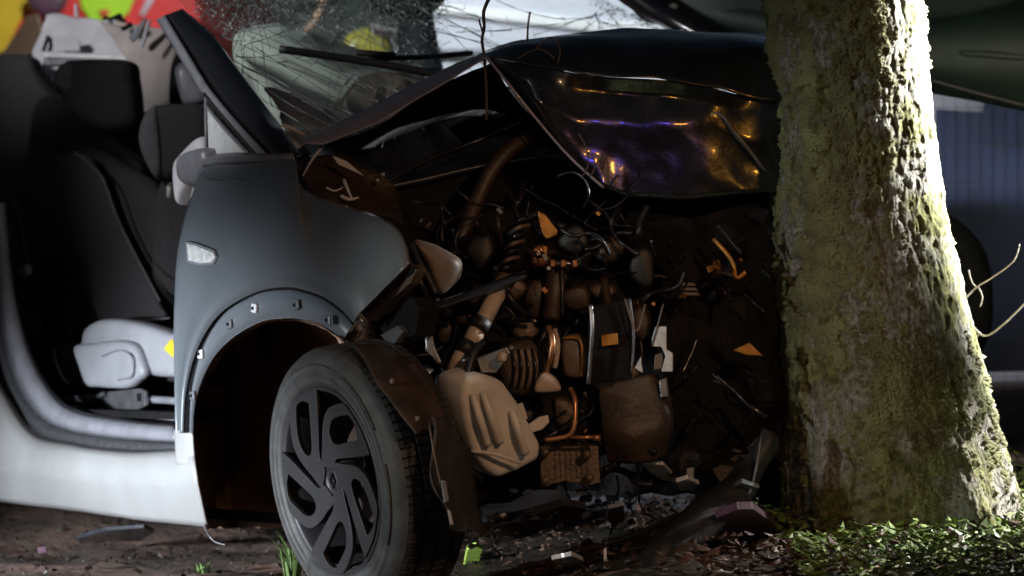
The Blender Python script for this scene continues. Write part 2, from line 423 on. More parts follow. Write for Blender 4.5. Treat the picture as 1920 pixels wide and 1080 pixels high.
# ================================================================== TREE
def interp(tab, y):
    for (a, va), (b, vb) in zip(tab, tab[1:]):
        if y <= b: return va + (vb - va) * max(0, (y - a)) / (b - a)
    return tab[-1][1]
TD = 7.66
LEFT = [(-1200, 1425), (-400, 1432), (0, 1437), (200, 1446), (350, 1449), (480, 1452), (700, 1462), (900, 1474), (1000, 1476), (1060, 1462), (1120, 1430)]
RIGHT = [(-1200, 1690), (-400, 1708), (0, 1726), (200, 1746), (400, 1776), (600, 1822), (800, 1868), (900, 1893), (1000, 1925), (1060, 1955), (1120, 2000)]
def trunk_c(z):
    y = 540 + (CAMH - z) * FPX / TD
    l = interp(LEFT, y); r = interp(RIGHT, y)
    return Vector((((l + r) / 2 - 960) / FPX * TD, TD, z)), (r - l) / 2 / FPX * TD
def bark_disp(p, a, z):
    q = Vector((math.cos(a) * 3.0, math.sin(a) * 3.0, z * 2.2))
    big = noise.fractal(q * 0.7, 1, 2, 3) * 0.012
    ridg = noise.fractal(Vector((q.x * 5.5, q.y * 5.5, z * 17)), 1, 2.1, 5)
    fine = noise.noise(Vector((q.x * 19, q.y * 19, z * 95)))
    return big + ridg * 0.0040 + clump(a, z) * 0.0052 + fine * 0.0032
def clump(a, z):
    return noise.fractal(Vector((math.cos(a) * 8.5, math.sin(a) * 8.5, z * 24)), 1, 2, 4)
tree = thing('tree', 'mossy tree trunk standing against the crumpled car front', 'tree', (1.05, TD, 0.1))
def make_trunk():
    NA = 420; zs = []
    z = -0.05
    while z < 4.6:
        zs.append(z); z += 0.0048 if z < 1.75 else 0.05
    verts = []; faces = []
    for z in zs:
        c, r = trunk_c(z)
        for k in range(NA):
            a = 2 * math.pi * k / NA
            rr = r + bark_disp(c, a, z)
            if z < 0.55:      # root buttresses
                f = (0.55 - z) / 0.6
                rr += f * f * 0.07 * max(0, math.sin(a * 5 + 0.9)) ** 2
            verts.append(c + Vector((math.cos(a) * rr, math.sin(a) * rr, 0)))
    for i in range(len(zs) - 1):
        for k in range(NA):
            faces.append((i * NA + k, i * NA + (k + 1) % NA, (i + 1) * NA + (k + 1) % NA, (i + 1) * NA + k))
    faces.append(tuple((len(zs) - 1) * NA + k for k in range(NA)))
    link_mesh('trunk', verts, faces, 'bark', tree)
make_trunk()
for a, l in ((0.4, 2.0), (2.3, 1.7), (4.0, 2.2), (5.3, 1.6)):
    c, r = trunk_c(4.3); d = Vector((math.cos(a), math.sin(a), 1.1))
    tube('limb', [c, c + d * 0.5 * l + Vector((0, 0, 0.1)), c + d * l + Vector((0, 0, 0.5))], 0.13, 'bark', tree, 10, 0.2)
def make_moss():
    bag = Bag(); rnd = random.Random(3); made = 0
    while made < 26000:
        z = rnd.uniform(0.08, 1.62); a = rnd.uniform(math.pi * 0.95, math.pi * 2.15)
        c, r = trunk_c(z)
        q = Vector((math.cos(a) * 3, math.sin(a) * 3, z * 3.0))
        d = 0.75 * noise.fractal(q * 1.0, 1, 2, 4) + 0.75 * clump(a, z)
        lit = math.cos(a)                             # 1 = right side
        if lit < -0.72: want = 0.10
        elif lit < 0.38: want = -0.02
        else: want = 0.10 + 0.75 * min(1, (lit - 0.38) / 0.25)
        if z < 0.75 and lit > 0.3: want -= 0.55 * min(1, (0.75 - z) / 0.3)
        if z < 0.40 and lit < 0.3: want += 0.25
        if d < want + rnd.uniform(-0.1, 0.1): continue
        rr = r + bark_disp(c, a, z)
        p = c + Vector((math.cos(a) * rr, math.sin(a) * rr, 0))
        nrm = Vector((math.cos(a), math.sin(a), 0.1)); s = rnd.uniform(0.003, 0.008) * (1 + 0.7 * min(1, max(0, d - want)))
        t = nrm.cross(Z).normalized(); b2 = nrm.cross(t)
        vs = []
        for k in range(5):
            an = k * 1.257 + rnd.random(); rad = s * rnd.uniform(0.7, 1.2)
            vs.append(p + (t * math.cos(an) + b2 * math.sin(an)) * rad - nrm * 0.003)
        top = p + nrm * s * rnd.uniform(0.6, 1.4) + t * s * rnd.uniform(-.5, .5) - Z * s * 0.4
        vs.append(top)
        bag.add(vs, [(k, (k + 1) % 5, 5) for k in range(5)])
        made += 1
    o = bag.build('moss', 'moss', tree); o['kind'] = 'stuff'
make_moss()

# ================================================================== CAR
car = thing('crashed_car', 'dark grey crashed car with crumpled hood, shattered windscreen and missing door', 'car', (S0 - U * 1.2 + V * 0.9).to_tuple()[:2] + (0,))
# ---- front fender: rings from the wheel arch outwards
I = [(362, 815), (366, 755), (382, 705), (407, 662), (442, 629), (490, 604), (530, 597), (560, 598), (600, 608), (628, 625), (642, 640)]
J = [(345, 812), (349, 735), (363, 675), (388, 622), (424, 580), (482, 548), (530, 540), (562, 543), (606, 558), (640, 582), (663, 606)]
K = [(338, 812), (341, 722), (353, 652), (379, 592), (415, 548), (475, 520), (528, 510), (562, 511), (612, 526), (650, 555), (669, 592)]
O = [(329, 812), (326, 700), (326, 580), (334, 455), (364, 345), (386, 309), (470, 301), (550, 294), (572, 355), (735, 418), (770, 490)]
offO = [0.0, 0.0, 0.0, 0.005, 0.045, 0.075, 0.095, 0.115, 0.10, 0.075, 0.05]
def mixp(a, b, t): return (a[0] + (b[0] - a[0]) * t, a[1] + (b[1] - a[1]) * t)
fr = [0.0, 0, 0, 0, 0, 0, 0.002, 0.004, 0.010, 0.018, 0.028]
curves = [
    [S(*p, 0.055 + fr[i]) for i, p in enumerate(I)],
    [S(*p, 0.018 + fr[i]) for i, p in enumerate(I)],
    [S(*mixp(p, q, 0.93), 0.016 + fr[i]) for i, (p, q) in enumerate(zip(I, J))],
    [S(*mixp(p, q, 0.97), 0.026 + fr[i]) for i, (p, q) in enumerate(zip(I, J))],
    [S(*p, 0.026 + fr[i]) for i, p in enumerate(J)],
    [S(*mixp(p, q, 0.1), -0.002 + fr[i]) for i, (p, q) in enumerate(zip(J, K))],
    [S(*p, -0.006 + fr[i]) for i, p in enumerate(K)],
    [S(*mixp(p, q, 0.12), 0.004 + fr[i]) for i, (p, q) in enumerate(zip(K, O))],
    [S(*mixp(p, q, 0.30), 0.006 + fr[i] + offO[i] * 0.08) for i, (p, q) in enumerate(zip(K, O))],
    [S(*mixp(p, q, 0.55), 0.006 + fr[i] + offO[i] * 0.28) for i, (p, q) in enumerate(zip(K, O))],
    [S(*mixp(p, q, 0.80), 0.006 + fr[i] * .9 + offO[i] * 0.62) for i, (p, q) in enumerate(zip(K, O))],
    [S(*mixp(p, q, 0.96), 0.004 + fr[i] * .8 + offO[i] * 0.92) for i, (p, q) in enumerate(zip(K, O))],
    [S(*p, 0.02 + fr[i] * .8 + offO[i]) for i, p in enumerate(O)]]
fender = loft('front_fender', curves, 'paint', car, n=110, thick=0.003, jitter=0.0016)
for x, y, big in ((376, 664, 1), (430, 608, 0), (477, 578, 1), (555, 572, 0), (615, 600, 0), (361, 742, 0)):
    c = S(x, y, 0.012)
    o = boxo('clip', c, (0.026, 0.008, 0.024), 'white_plastic' if big else 'paint', fender, CARM @ Matrix.Rotation(random.uniform(-.3, .3), 3, 'Y'), 0.003)
    boxo('clip_hole', c - V * 0.003, (0.008, 0.008, 0.008), 'matte_black', fender, CARM, 0)
lens = prism('side_indicator', [S(x, y, -0.004) for x, y in ((349, 456), (366, 460), (398, 473), (402, 482), (396, 492), (375, 494), (352, 489))], 'lens', fender, 0.012, V, 0.003)
prism('lens_bezel', [S(x, y, 0.001) for x, y in ((346, 452), (366, 456), (400, 469), (406, 482), (399, 496), (375, 498), (349, 493))], 'seal', fender, 0.012, V, 0.002)
tube('arch_groove_shade', [S(*mixp(p, q, 0.985), 0.016 + fr[i]) for i, (p, q) in enumerate(zip(I, J))], 0.0042, 'matte_black', fender, 6)  # black tube laid along the groove, painting in its shade
loft('fender_foot', [[S(328, 806, 0.004), S(345, 808, 0.012), S(363, 812, 0.022)], [S(330, 830, 0.010), S(348, 830, 0.014), S(364, 832, 0.022)], [S(332, 872, 0.006), S(350, 872, 0.008), S(368, 872, 0.014)]], 'paint_dusty', fender, n=10, rows=8, thick=0.004)
# crease below the cowl
tube('fender_crease', [S(385, 330, 0.052), S(440, 338, 0.062), S(500, 352, 0.072), S(548, 372, 0.078)], 0.0045, 'paint', fender, 6)
# ---- sill
side_curves = [
    ([(12, 380), (24, 520), (44, 620), (70, 690), (107, 746), (150, 772), (240, 788), (328, 796)], 0.16),
    ([(6, 380), (18, 520), (36, 622), (62, 695), (102, 755), (150, 782), (240, 798), (328, 806)], 0.075),
    ([(-4, 380), (6, 525), (20, 630), (46, 708), (90, 772), (148, 798), (240, 812), (330, 820)], 0.065),
    ([(-14, 380), (-6, 540), (8, 645), (34, 722), (80, 783), (142, 810), (240, 824), (340, 830)], 0.085)]
loft('door_seal', [[S(*p, o) for p in c] for c, o in side_curves], 'seal', car, n=60, thick=0.004)
side_curves = [
    ([(-15, 380), (-7, 540), (7, 646), (33, 723), (79, 784), (142, 811), (240, 825), (340, 831)], 0.086),
    ([(-32, 380), (-28, 550), (-12, 680), (20, 752), (68, 812), (140, 832), (240, 845), (345, 842)], 0.075)]
loft('sill_channel', [[S(*p, o) for p in c] for c, o in side_curves], 'seal_dark', car, n=60, thick=0.004)
side_curves = [
    ([(-32, 380), (-28, 550), (-12, 680), (20, 752), (68, 812), (140, 832), (240, 845), (345, 842)], 0.073),
    ([(-36, 380), (-34, 555), (-20, 684), (12, 760), (60, 826), (140, 842), (240, 854), (364, 848)], 0.030),
    ([(-44, 380), (-48, 560), (-36, 690), (-2, 775), (48, 840), (140, 850), (240, 862), (366, 858)], 0.012),
    ([(-110, 380), (-120, 600), (-120, 780), (-80, 862), (0, 879), (140, 896), (240, 908), (373, 905)], 0.0),
    ([(-110, 380), (-120, 604), (-120, 785), (-80, 867), (0, 884), (140, 901), (240, 913), (374, 911)], 0.008),
    ([(-140, 380), (-150, 640), (-150, 830), (-100, 915), (0, 930), (140, 947), (260, 964), (388, 975)], 0.012),
    ([(-160, 380), (-160, 650), (-160, 850), (-100, 925), (0, 938), (140, 955), (262, 972), (392, 986)], 0.045),
    ([(-160, 380), (-160, 655), (-160, 852), (-100, 928), (0, 940), (140, 957), (262, 974), (392, 988)], 0.30)]
loft('side_sill', [[S(*p, o) for p in c] for c, o in side_curves], 'paint_dusty', car, n=80, thick=0.004, jitter=0.002)
tube('broken_clip', [S(383, 987, 0.03), S(392, 1004, 0.02), S(404, 1016, 0.03), S(424, 1022, 0.05)], 0.003, 'galvanised', car, 6)
# ---- A pillar, quarter panel, cowl trim
PL = [(302, 32), (343, 100), (385, 168), (436, 230), (493, 292)]
PR = [(342, 16), (396, 62), (440, 120), (500, 200), (566, 290)]
def pil(t, off): return [S(*mixp(a, b, t), off + 0.05 * (1 - i / 4)) for i, (a, b) in enumerate(zip(PL, PR))]
loft('windscreen_pillar', [pil(0.0, 0.24), pil(0.02, 0.17), pil(0.3, 0.145), pil(0.65, 0.15), pil(0.97, 0.20), pil(1.0, 0.26)], 'black_gloss', car, n=40, thick=0.01)
loft('pillar_trim', [[S(x + dx, y + dy, o + 0.05 * (1 - k / 4)) for k, (x, y) in enumerate(PL)] for dx, dy, o in ((-9, 5, 0.20), (-8, 4, 0.135), (-2, 1, 0.128), (6, -3, 0.135), (9, -5, 0.16))], 'seal', car, n=40, thick=0.004)
prism('quarter_backing', [S(384, 165, 0.20), S(505, 294, 0.18), S(386, 298, 0.18)], 'black_plastic', car, 0.01, V, 0)
prism('quarter_panel', [S(388, 205, 0.15), S(466, 289, 0.13), S(391, 292, 0.13)], 'white_plastic', car, 0.01, V, 0.002)
tube('quarter_frame', [S(384, 176, 0.155), S(430, 233, 0.142), S(478, 290, 0.132)], 0.006, 'black_plastic', car, 6)
tube('quarter_frame', [S(384, 196, 0.155), S(425, 246, 0.142), S(466, 288, 0.132)], 0.005, 'seal', car, 6)
tube('quarter_frame', [S(386, 182, 0.165), S(388, 290, 0.145)], 0.006, 'seal', car, 6)
loft('cowl_corner', [[S(385, 294, 0.12), S(440, 290, 0.12), S(495, 292, 0.12), S(552, 290, 0.13)], [S(383, 303, 0.085), S(440, 297, 0.09), S(495, 296, 0.10), S(550, 297, 0.12)], [S(384, 314, 0.10), S(440, 308, 0.11), S(495, 304, 0.12), S(548, 300, 0.14)]], 'seal', car, n=30, thick=0.006)
pillow('dashboard_end', [S(x, y, 0.20) for x, y in ((339, 310), (352, 288), (388, 256), (398, 300), (390, 335), (366, 352), (347, 385), (340, 360))], 'trim_light', car, 0.08, bulge=V)
pillow('dashboard_side', [S(x, y, 0.12) for x, y in ((345, 296), (375, 280), (398, 282), (400, 330), (370, 350), (346, 335))], 'seal', car, 0.07, bulge=V)
# ---- closing structure of the body: far side, tunnel, rear bench
def C3(s_, o_, z_): return Vector((S0.x, S0.y, 0)) + U * s_ + V * o_ + Z * z_
prism('far_front_fender', [C3(-0.95, 1.62, 0.25), C3(0.22, 1.62, 0.25), C3(0.22, 1.60, 1.28), C3(-0.95, 1.60, 1.34)], 'green_paint', car, 0.02, V, 0)  # unseen far fender, raised to keep lamp light off the bulkhead
prism('far_side_panel', [C3(-3.2, 1.64, 0.20), C3(-0.95, 1.64, 0.20), C3(-0.95, 1.64, 0.95), C3(-3.2, 1.64, 0.95)], 'matte_black', car, 0.02, V, 0)
prism('centre_tunnel', [C3(-2.3, 0.86, 0.22), C3(-0.9, 0.86, 0.22), C3(-0.9, 0.86, 0.60), C3(-2.3, 0.86, 0.58)], 'matte_black', car, 0.06, V, 0)
prism('rear_bench', [C3(-2.45, 0.12, 0.2), C3(-2.45, 1.6, 0.2), C3(-2.55, 1.6, 0.98), C3(-2.55, 0.12, 0.98)], 'seat_fabric', car, 0.2, -U, 0)
prism('rear_side_panel', [C3(-2.35, 0.08, 0.25), C3(-3.6, 0.05, 0.25), C3(-3.6, 0.12, 1.0), C3(-2.35, 0.14, 1.0)], 'paint', car, 0.03, V, 0)
# ---- inner wheel house
def arc_in(off, grow=0): 
    return [S(x + grow * (x - 515) / 150, y + 2, off) for x, y in [(392, 990), (372, 900)] + I + [(655, 668), (668, 700)]]
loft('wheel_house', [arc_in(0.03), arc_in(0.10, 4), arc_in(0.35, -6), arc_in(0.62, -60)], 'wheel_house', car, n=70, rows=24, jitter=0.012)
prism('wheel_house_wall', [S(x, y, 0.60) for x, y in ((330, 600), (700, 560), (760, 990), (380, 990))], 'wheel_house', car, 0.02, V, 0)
prism('underbody', [S(-300, 920, 0.3), S(560, 985, 0.3), S(560, 985, 1.6), S(-300, 920, 1.6)], 'matte_black', car, 0.03, Z, 0)

# ---- windscreen
WA = S(560, 285, 0.22); WB = S(345, 16, 0.27); WC = P(1262, 56, 8.95)
WN = (WB - WA).cross(WC - WA).normalized()
if WN.y > 0: WN = -WN
def WS(x, y, lift=0.0):
    r = P(x, y, 1.0) - Vector((0, 0, CAMH))
    t = (WA - Vector((0, 0, CAMH))).dot(WN) / r.dot(WN)
    return Vector((0, 0, CAMH)) + r * t + WN * lift
screen = loft('windscreen', [[WS(x, y) for x, y in ((300, -45), (600, -90), (900, -90), (1085, -40))],
                             [WS(x, y) for x, y in ((352, 22), (600, 10), (900, 5), (1150, -4))],
                             [WS(x, y) for x, y in ((566, 290), (760, 230), (1000, 150), (1290, 75))]], 'windscreen_glass', car, n=24, rows=10)
def cracks():
    rnd = random.Random(11); light = Bag(); dark = Bag()
    def ribbon(bag, a, b, wpx, lift):
        d = Vector((b[0] - a[0], b[1] - a[1])); 
        if d.length < 0.5: return
        d.normalize(); nx, ny = -d.y * wpx / 2, d.x * wpx / 2
        wpx *= 0.62; nx *= 0.62; ny *= 0.62
        v = [WS(a[0] + nx, a[1] + ny, lift), WS(b[0] + nx, b[1] + ny, lift), WS(b[0] - nx, b[1] - ny, lift), WS(a[0] - nx, a[1] - ny, lift)]
        v += [p + WN * 0.001 for p in v]
        bag.add(v, [(0, 1, 2, 3), (7, 6, 5, 4), (0, 4, 5, 1), (1, 5, 6, 2), (2, 6, 7, 3), (3, 7, 4, 0)])
    def inside(x, y):
        if y < -60: return False
        xl = 352 + (y - 22) * 0.80 + 6
        xr = 1150 + max(0, y) * 2.0 - 12
        return xl < x < xr and y < 285
    def wander(x, y, ang, length, wpx, bend=0.02, jit=0.16):
        cur = 0
        while cur < length:
            st = rnd.uniform(8, 26); ang += rnd.uniform(-jit, jit) + bend
            x2, y2 = x + math.cos(ang) * st, y + math.sin(ang) * st
            if inside(x, y) and inside(x2, y2):
                ribbon(light if rnd.random() < (0.62 if y < 58 else 0.10) else dark, (x, y), (x2, y2), wpx * rnd.uniform(0.5, 1.3), 0.001)
            x, y = x2, y2; cur += st
    # two crush centres above the frame edge: radial and ring cracks
    for cx, cy, n in ((700, -25, 46), (470, -20, 34), (1130, 30, 16)):
        for k in range(n):
            wander(cx + rnd.uniform(-25, 25), cy + rnd.uniform(-15, 15), rnd.uniform(0.05, 3.1), rnd.uniform(60, 300), 1.7, rnd.uniform(-0.02, 0.02), 0.10)
        for ring in range(6):
            rad = 40 + ring * 34 + rnd.uniform(-8, 8); a = 0.1
            while a < 3.0:
                a2 = a + rnd.uniform(0.06, 0.16)
                if rnd.random() < 0.55:
                    p = (cx + math.cos(a) * rad, cy + math.sin(a) * rad * 0.7); q = (cx + math.cos(a2) * (rad + rnd.uniform(-6, 6)), cy + math.sin(a2) * rad * 0.7)
                    if inside(*p) and inside(*q): ribbon(light if rnd.random() < (0.45 if p[1] < 58 else 0.08) else dark, p, q, rnd.uniform(0.7, 1.6), 0.001)
                a = a2
    for k in range(26):             # long cracks down over the pale airbag
        wander(rnd.uniform(380, 640), rnd.uniform(10, 120), rnd.uniform(0.30, 0.62), rnd.uniform(120, 360), 1.5, 0.0, 0.05)
    o = light.build('bright_crack', 'crack', screen, False); o['kind'] = 'stuff'
    o = dark.build('dark_crack', 'crack_dark', screen, False); o['kind'] = 'stuff'
    # crushed granules of glass along the top edge and by the far pillar
    bl = Bag(); bd = Bag()
    for k in range(2600):
        if k < 1500: x, y = rnd.uniform(365, 640), abs(rnd.gauss(0, 26)) - 12
        elif k < 2000: x, y = rnd.uniform(690, 840), abs(rnd.gauss(0, 22)) - 8
        elif k < 2300: x = rnd.uniform(1060, 1235); y = (x - 1120) * 0.5 + abs(rnd.gauss(0, 9)) - 4
        else: x, y = rnd.uniform(740, 830), rnd.uniform(20, 118)
        if not inside(x, y): continue
        s = rnd.uniform(1.0, 3.0); v = []
        for q in range(3):
            an = rnd.uniform(0, 6.28); v.append(WS(x + math.cos(an) * s, y + math.sin(an) * s, rnd.uniform(0.0, 0.006)))
        v.append(WS(x, y, 0.007))
        (bl if rnd.random() < 0.30 else bd).add(v, [(0, 1, 2), (0, 1, 3), (1, 2, 3), (2, 0, 3)])
    o = bl.build('bright_granules', 'crack', screen, False); o['kind'] = 'stuff'
    o = bd.build('dark_granules', 'crack_dark', screen, False); o['kind'] = 'stuff'
cracks()
pillow('rear_view_mirror', px([(690, -20), (760, -40), (835, -25), (832, 4), (792, 34), (735, 30), (700, 12)], 8.75), 'black_plastic', car, 0.06)
# wiper
wiper = tube('wiper', [WS(880, 116, 0.03), WS(800, 124, 0.03), WS(680, 128, 0.03)], 0.008, 'black_plastic', car, 8)
tube('wiper_blade', [WS(521, 110, 0.03), WS(640, 126, 0.028), WS(780, 148, 0.026), WS(840, 160, 0.02)], 0.0115, 'black_plastic', wiper, 8)
tube('wiper_clip', [WS(664, 124, 0.042), WS(735, 129, 0.042)], 0.011, 'black_gloss', wiper, 6)
# far pillar
loft('far_windscreen_pillar', [[P(1130, -20, 9.1), P(1200, 28, 9.0), P(1262, 62, 8.93), P(1420, 150, 8.75)], [P(1160, -20, 9.0), P(1222, 22, 8.92), P(1272, 55, 8.85), P(1440, 140, 8.7)]], 'black_gloss', car, n=20, thick=0.05)

# ---- hood: buckled sheet
hood_rows = [
    [P(566, 264, 7.42), P(700, 202, 7.52), P(820, 141, 7.58), P(910, 97, 7.60), P(1000, 73, 7.66), P(1140, 58, 7.76), P(1300, 57, 7.86), P(1450, 62, 7.95), P(1580, 75, 8.0)],
    [P(575, 267, 7.40), P(706, 208, 7.44), P(828, 146, 7.46), P(912, 102, 7.46), P(1008, 86, 7.47), P(1142, 80, 7.52), P(1300, 84, 7.60), P(1450, 95, 7.68), P(1580, 110, 7.75)],
    [P(604, 270, 7.38), P(722, 218, 7.40), P(840, 152, 7.41), P(914, 107, 7.40), P(1025, 130, 7.37), P(1142, 144, 7.38), P(1262, 150, 7.45), P(1402, 181, 7.53), P(1580, 215, 7.62)]]
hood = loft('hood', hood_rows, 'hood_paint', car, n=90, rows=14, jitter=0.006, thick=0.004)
def hd(x, e=0.0): return 7.365 + (x - 1060) / 100 * 0.058 + e
front_rows = [
    [P(914, 107, 7.402), P(985, 122, 7.385), P(1060, 136, hd(1060)), P(1142, 145, hd(1142, -.01)), P(1262, 151, hd(1262, -.015)), P(1345, 168, hd(1345, -.01)), P(1402, 182, hd(1402)), P(1470, 195, hd(1470)), P(1580, 216, hd(1580))],
    [P(930, 128, 7.40), P(994, 148, 7.345), P(1066, 168, hd(1066)), P(1150, 172, hd(1150, .012)), P(1262, 178, hd(1262, .008)), P(1345, 196, hd(1345)), P(1408, 205, hd(1408)), P(1475, 215, hd(1475)), P(1580, 236, hd(1580))],
    [P(958, 162, 7.40), P(1012, 190, 7.325), P(1080, 225, hd(1080, -.012)), P(1160, 230, hd(1160)), P(1265, 235, hd(1265)), P(1330, 230, hd(1330)), P(1400, 262, hd(1400, -.004)), P(1480, 262, hd(1480)), P(1580, 272, hd(1580))],
    [P(985, 196, 7.395), P(1040, 240, 7.345), P(1098, 280, hd(1098)), P(1170, 292, hd(1170, .010)), P(1268, 296, hd(1268, .006)), P(1350, 292, hd(1350, .004)), P(1420, 300, hd(1420, .004)), P(1480, 308, hd(1480)), P(1580, 308, hd(1580))],
    [P(1015, 232, 7.40), P(1070, 300, 7.38), P(1132, 352, hd(1132)), P(1182, 372, hd(1182, .02)), P(1280, 373, hd(1280, .012)), P(1360, 367, hd(1360, .012)), P(1440, 360, hd(1440, .012)), P(1490, 358, hd(1490)), P(1580, 352, hd(1580))]]
def straight(cols_):               # straight runs between sharp folds
    return [lin(c, 90) for c in cols_]
rows_ = []
for a_, b_ in zip(straight(front_rows), straight(front_rows)[1:]):
    for q in range(7): rows_.append([u_.lerp(w_, q / 7) for u_, w_ in zip(a_, b_)])
rows_.append(straight(front_rows)[-1])
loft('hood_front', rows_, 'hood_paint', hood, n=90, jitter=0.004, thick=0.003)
for o in (bpy.data.objects['hood_front'], hood):
    for v in o.data.vertices:
        c = v.co; e = 0.016 * abs(noise.noise(c * 4.0 + Vector((3, 0, 1)))) + 0.0035 * abs(noise.noise(c * 13.0))
        if o is hood: v.co.z -= e * 0.5
        else: v.co.y += e - 0.006
    o.data.update()
tube('hood_streak', [P(1330, 214, hd(1330, -.006)), P(1352, 216, hd(1352, -.010)), P(1378, 250, hd(1378, -.012)), P(1405, 282, hd(1405, -.012)), P(1436, 322, hd(1436, -.006))], lambda f: 0.0060 * math.sin(0.15 + f * 2.8) + 0.001, 'steel', hood, 10)  # steel tube standing in for the amber reflection streak
loft('hood_lit_strip', [[P(564, 265, 7.40), P(698, 199, 7.50), P(818, 139, 7.56), P(908, 96, 7.58)], [P(572, 269, 7.36), P(700, 214, 7.41), P(812, 154, 7.44), P(910, 101, 7.45)], [P(606, 272, 7.345), P(706, 232, 7.36), P(808, 172, 7.375), P(914, 108, 7.38)]], 'hood_paint_lit', hood, n=40, rows=10, thick=0.003, jitter=0.003)  # pale strip over the hood, its lit look put into the colour
tube('hood_edge_fold', [P(912, 106, 7.385), P(960, 166, 7.355), P(1010, 228, 7.36), P(1070, 296, 7.345), P(1132, 352, 7.33)], 0.0038, 'hood_paint_lit', hood, 6)
loft('hood_underside', [[P(610, 274, 7.44), P(735, 218, 7.50), P(850, 150, 7.52), P(920, 118, 7.50)], [P(690, 278, 7.75), P(790, 235, 7.8), P(900, 205, 7.8), P(1000, 228, 7.6)]], 'matte_black', hood, n=20, rows=8, thick=0.004, jitter=0.01)
loft('cowl_panel', [[P(800, 220, 8.0), P(880, 190, 8.0), P(990, 172, 8.0)], [P(800, 235, 7.9), P(880, 215, 7.9), P(1000, 215, 7.85)]], 'trim_taupe', hood, n=20, rows=6, thick=0.01, jitter=0.02)
prism('cowl_scrap', px([(866, 205), (905, 190), (895, 212), (868, 216)], 7.86), 'shard', hood, 0.01)

# ---- engine bay
eng = bpy.data.objects.new('engine_bay', None); col.objects.link(eng); eng.location = P(1050, 700, 7.4); attach(eng, car)
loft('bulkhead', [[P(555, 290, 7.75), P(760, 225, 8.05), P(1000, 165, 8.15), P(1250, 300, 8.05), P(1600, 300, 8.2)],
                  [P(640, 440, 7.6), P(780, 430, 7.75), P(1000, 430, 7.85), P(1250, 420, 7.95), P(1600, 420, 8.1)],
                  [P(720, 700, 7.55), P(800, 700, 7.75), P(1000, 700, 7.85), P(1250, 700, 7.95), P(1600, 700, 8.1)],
                  [P(820, 980, 7.6), P(880, 960, 7.7), P(1000, 930, 7.8), P(1250, 930, 7.9), P(1600, 950, 8.1)]], 'matte_black', eng, n=70, rows=40, thick=0.02, jitter=0.03)
# inner wing and cowl side
loft('inner_wing', [[P(556, 300, 7.48), P(590, 290, 7.5), P(660, 300, 7.55), P(720, 330, 7.55)], [P(575, 350, 7.38), P(630, 352, 7.45), P(690, 370, 7.5), P(745, 380, 7.5)], [P(600, 376, 7.3), P(650, 395, 7.36), P(700, 410, 7.38), P(748, 425, 7.36)]], 'brown_plastic', eng, n=30, rows=10, jitter=0.02, thick=0.004)
prism('crossmember', px([(715, 350), (960, 290), (1060, 300), (1080, 420), (900, 460), (720, 410)], 7.72), 'matte_black', eng, 0.04)
tube('crossmember_edge', [P(720, 352, 7.66), P(800, 335, 7.66), P(900, 312, 7.66), P(1016, 294, 7.66)], 0.004, 'steel', eng, 6)
tube('strut_bar', [P(720, 345, 7.6), P(800, 300, 7.65), P(900, 262, 7.7), P(985, 225, 7.7)], 0.008, 'black_gloss', eng, 8)
tube('hood_stay', [P(846, 478, 7.40), P(872, 430, 7.42), P(896, 372, 7.45), P(925, 315, 7.47), P(968, 272, 7.5), P(1010, 255, 7.55)], 0.020, 'brown_plastic', eng, 10)
tube('pale_splinter', [P(645, 338, 7.4), P(652, 355, 7.38), P(660, 374, 7.38)], 0.006, 'trim_light', eng, 6, 0.4)
tube('pale_splinter', [P(640, 368, 7.38), P(656, 374, 7.37), P(672, 370, 7.39)], 0.006, 'trim_light', eng, 6, 0.5)
tube('pale_splinter', [P(612, 352, 7.4), P(628, 358, 7.39), P(645, 350, 7.4)], 0.004, 'trim_light', eng, 6, 0.5)
prism('pale_flap', px([(622, 291), (650, 302), (684, 331), (655, 318), (634, 309)], 7.42), 'trim_light', eng, 0.006)
tube('pale_splinter', [P(602, 278, 7.4), P(585, 300, 7.4), P(568, 330, 7.4)], 0.005, 'trim_light', eng, 6, 0.4)
for x, y in ((718, 327), (708, 338), (790, 414), (850, 432), (612, 374), (690, 395)):
    boxo('bolt', P(x, y, 7.5), (0.012, 0.012, 0.012), 'steel', eng, Matrix.Rotation(random.random(), 3, 'Y'), 0.003)
# headlamp housing, slam panel bits
pillow('headlamp_housing', px([(777, 453), (805, 455), (838, 470), (865, 490), (862, 520), (835, 548), (820, 545), (802, 500)], 7.12, (0.06, 0)), 'taupe', eng, 0.10)
tube('housing_rim', [P(770, 458, 7.06), P(782, 485, 7.04), P(800, 515, 7.03), P(818, 552, 7.03)], 0.009, 'black_plastic', eng, 8)
tube('housing_rim', [P(757, 470, 7.04), P(776, 505, 7.03), P(796, 545, 7.03), P(806, 575, 7.05)], 0.008, 'black_gloss', eng, 8)
brk = prism('fender_bracket', [S(x, y, 0.09) for x, y in ((672, 585), (690, 552), (740, 512), (768, 496), (780, 508), (768, 532), (735, 560), (690, 602))], 'alu', eng, 0.03, V)
for x, y in ((700, 570), (722, 549), (748, 528), (766, 511)):
    prism('bracket_slot', [S(x - 9, y - 1, 0.085), S(x + 4, y - 12, 0.085), S(x + 9, y - 2, 0.085), S(x - 4, y + 9, 0.085)], 'matte_black', eng, 0.02, V, 0.001) 
prism('crash_box', [S(x, y, 0.13) for x, y in ((704, 606), (770, 556), (786, 580), (776, 630), (730, 640))], 'matte_black', eng, 0.06, V)
prism('crash_box_plate', [S(x, y, 0.11) for x, y in ((712, 628), (745, 610), (755, 622), (738, 645), (722, 640))], 'steel', eng, 0.02, V)
tube('bracket_bolt', [S(671, 594, 0.05), S(686, 612, 0.07)], 0.008, 'steel', eng, 8)
tube('arch_tip', [S(640, 622, 0.09), S(660, 632, 0.09), S(676, 612, 0.09)], 0.012, 'seal', eng, 8)
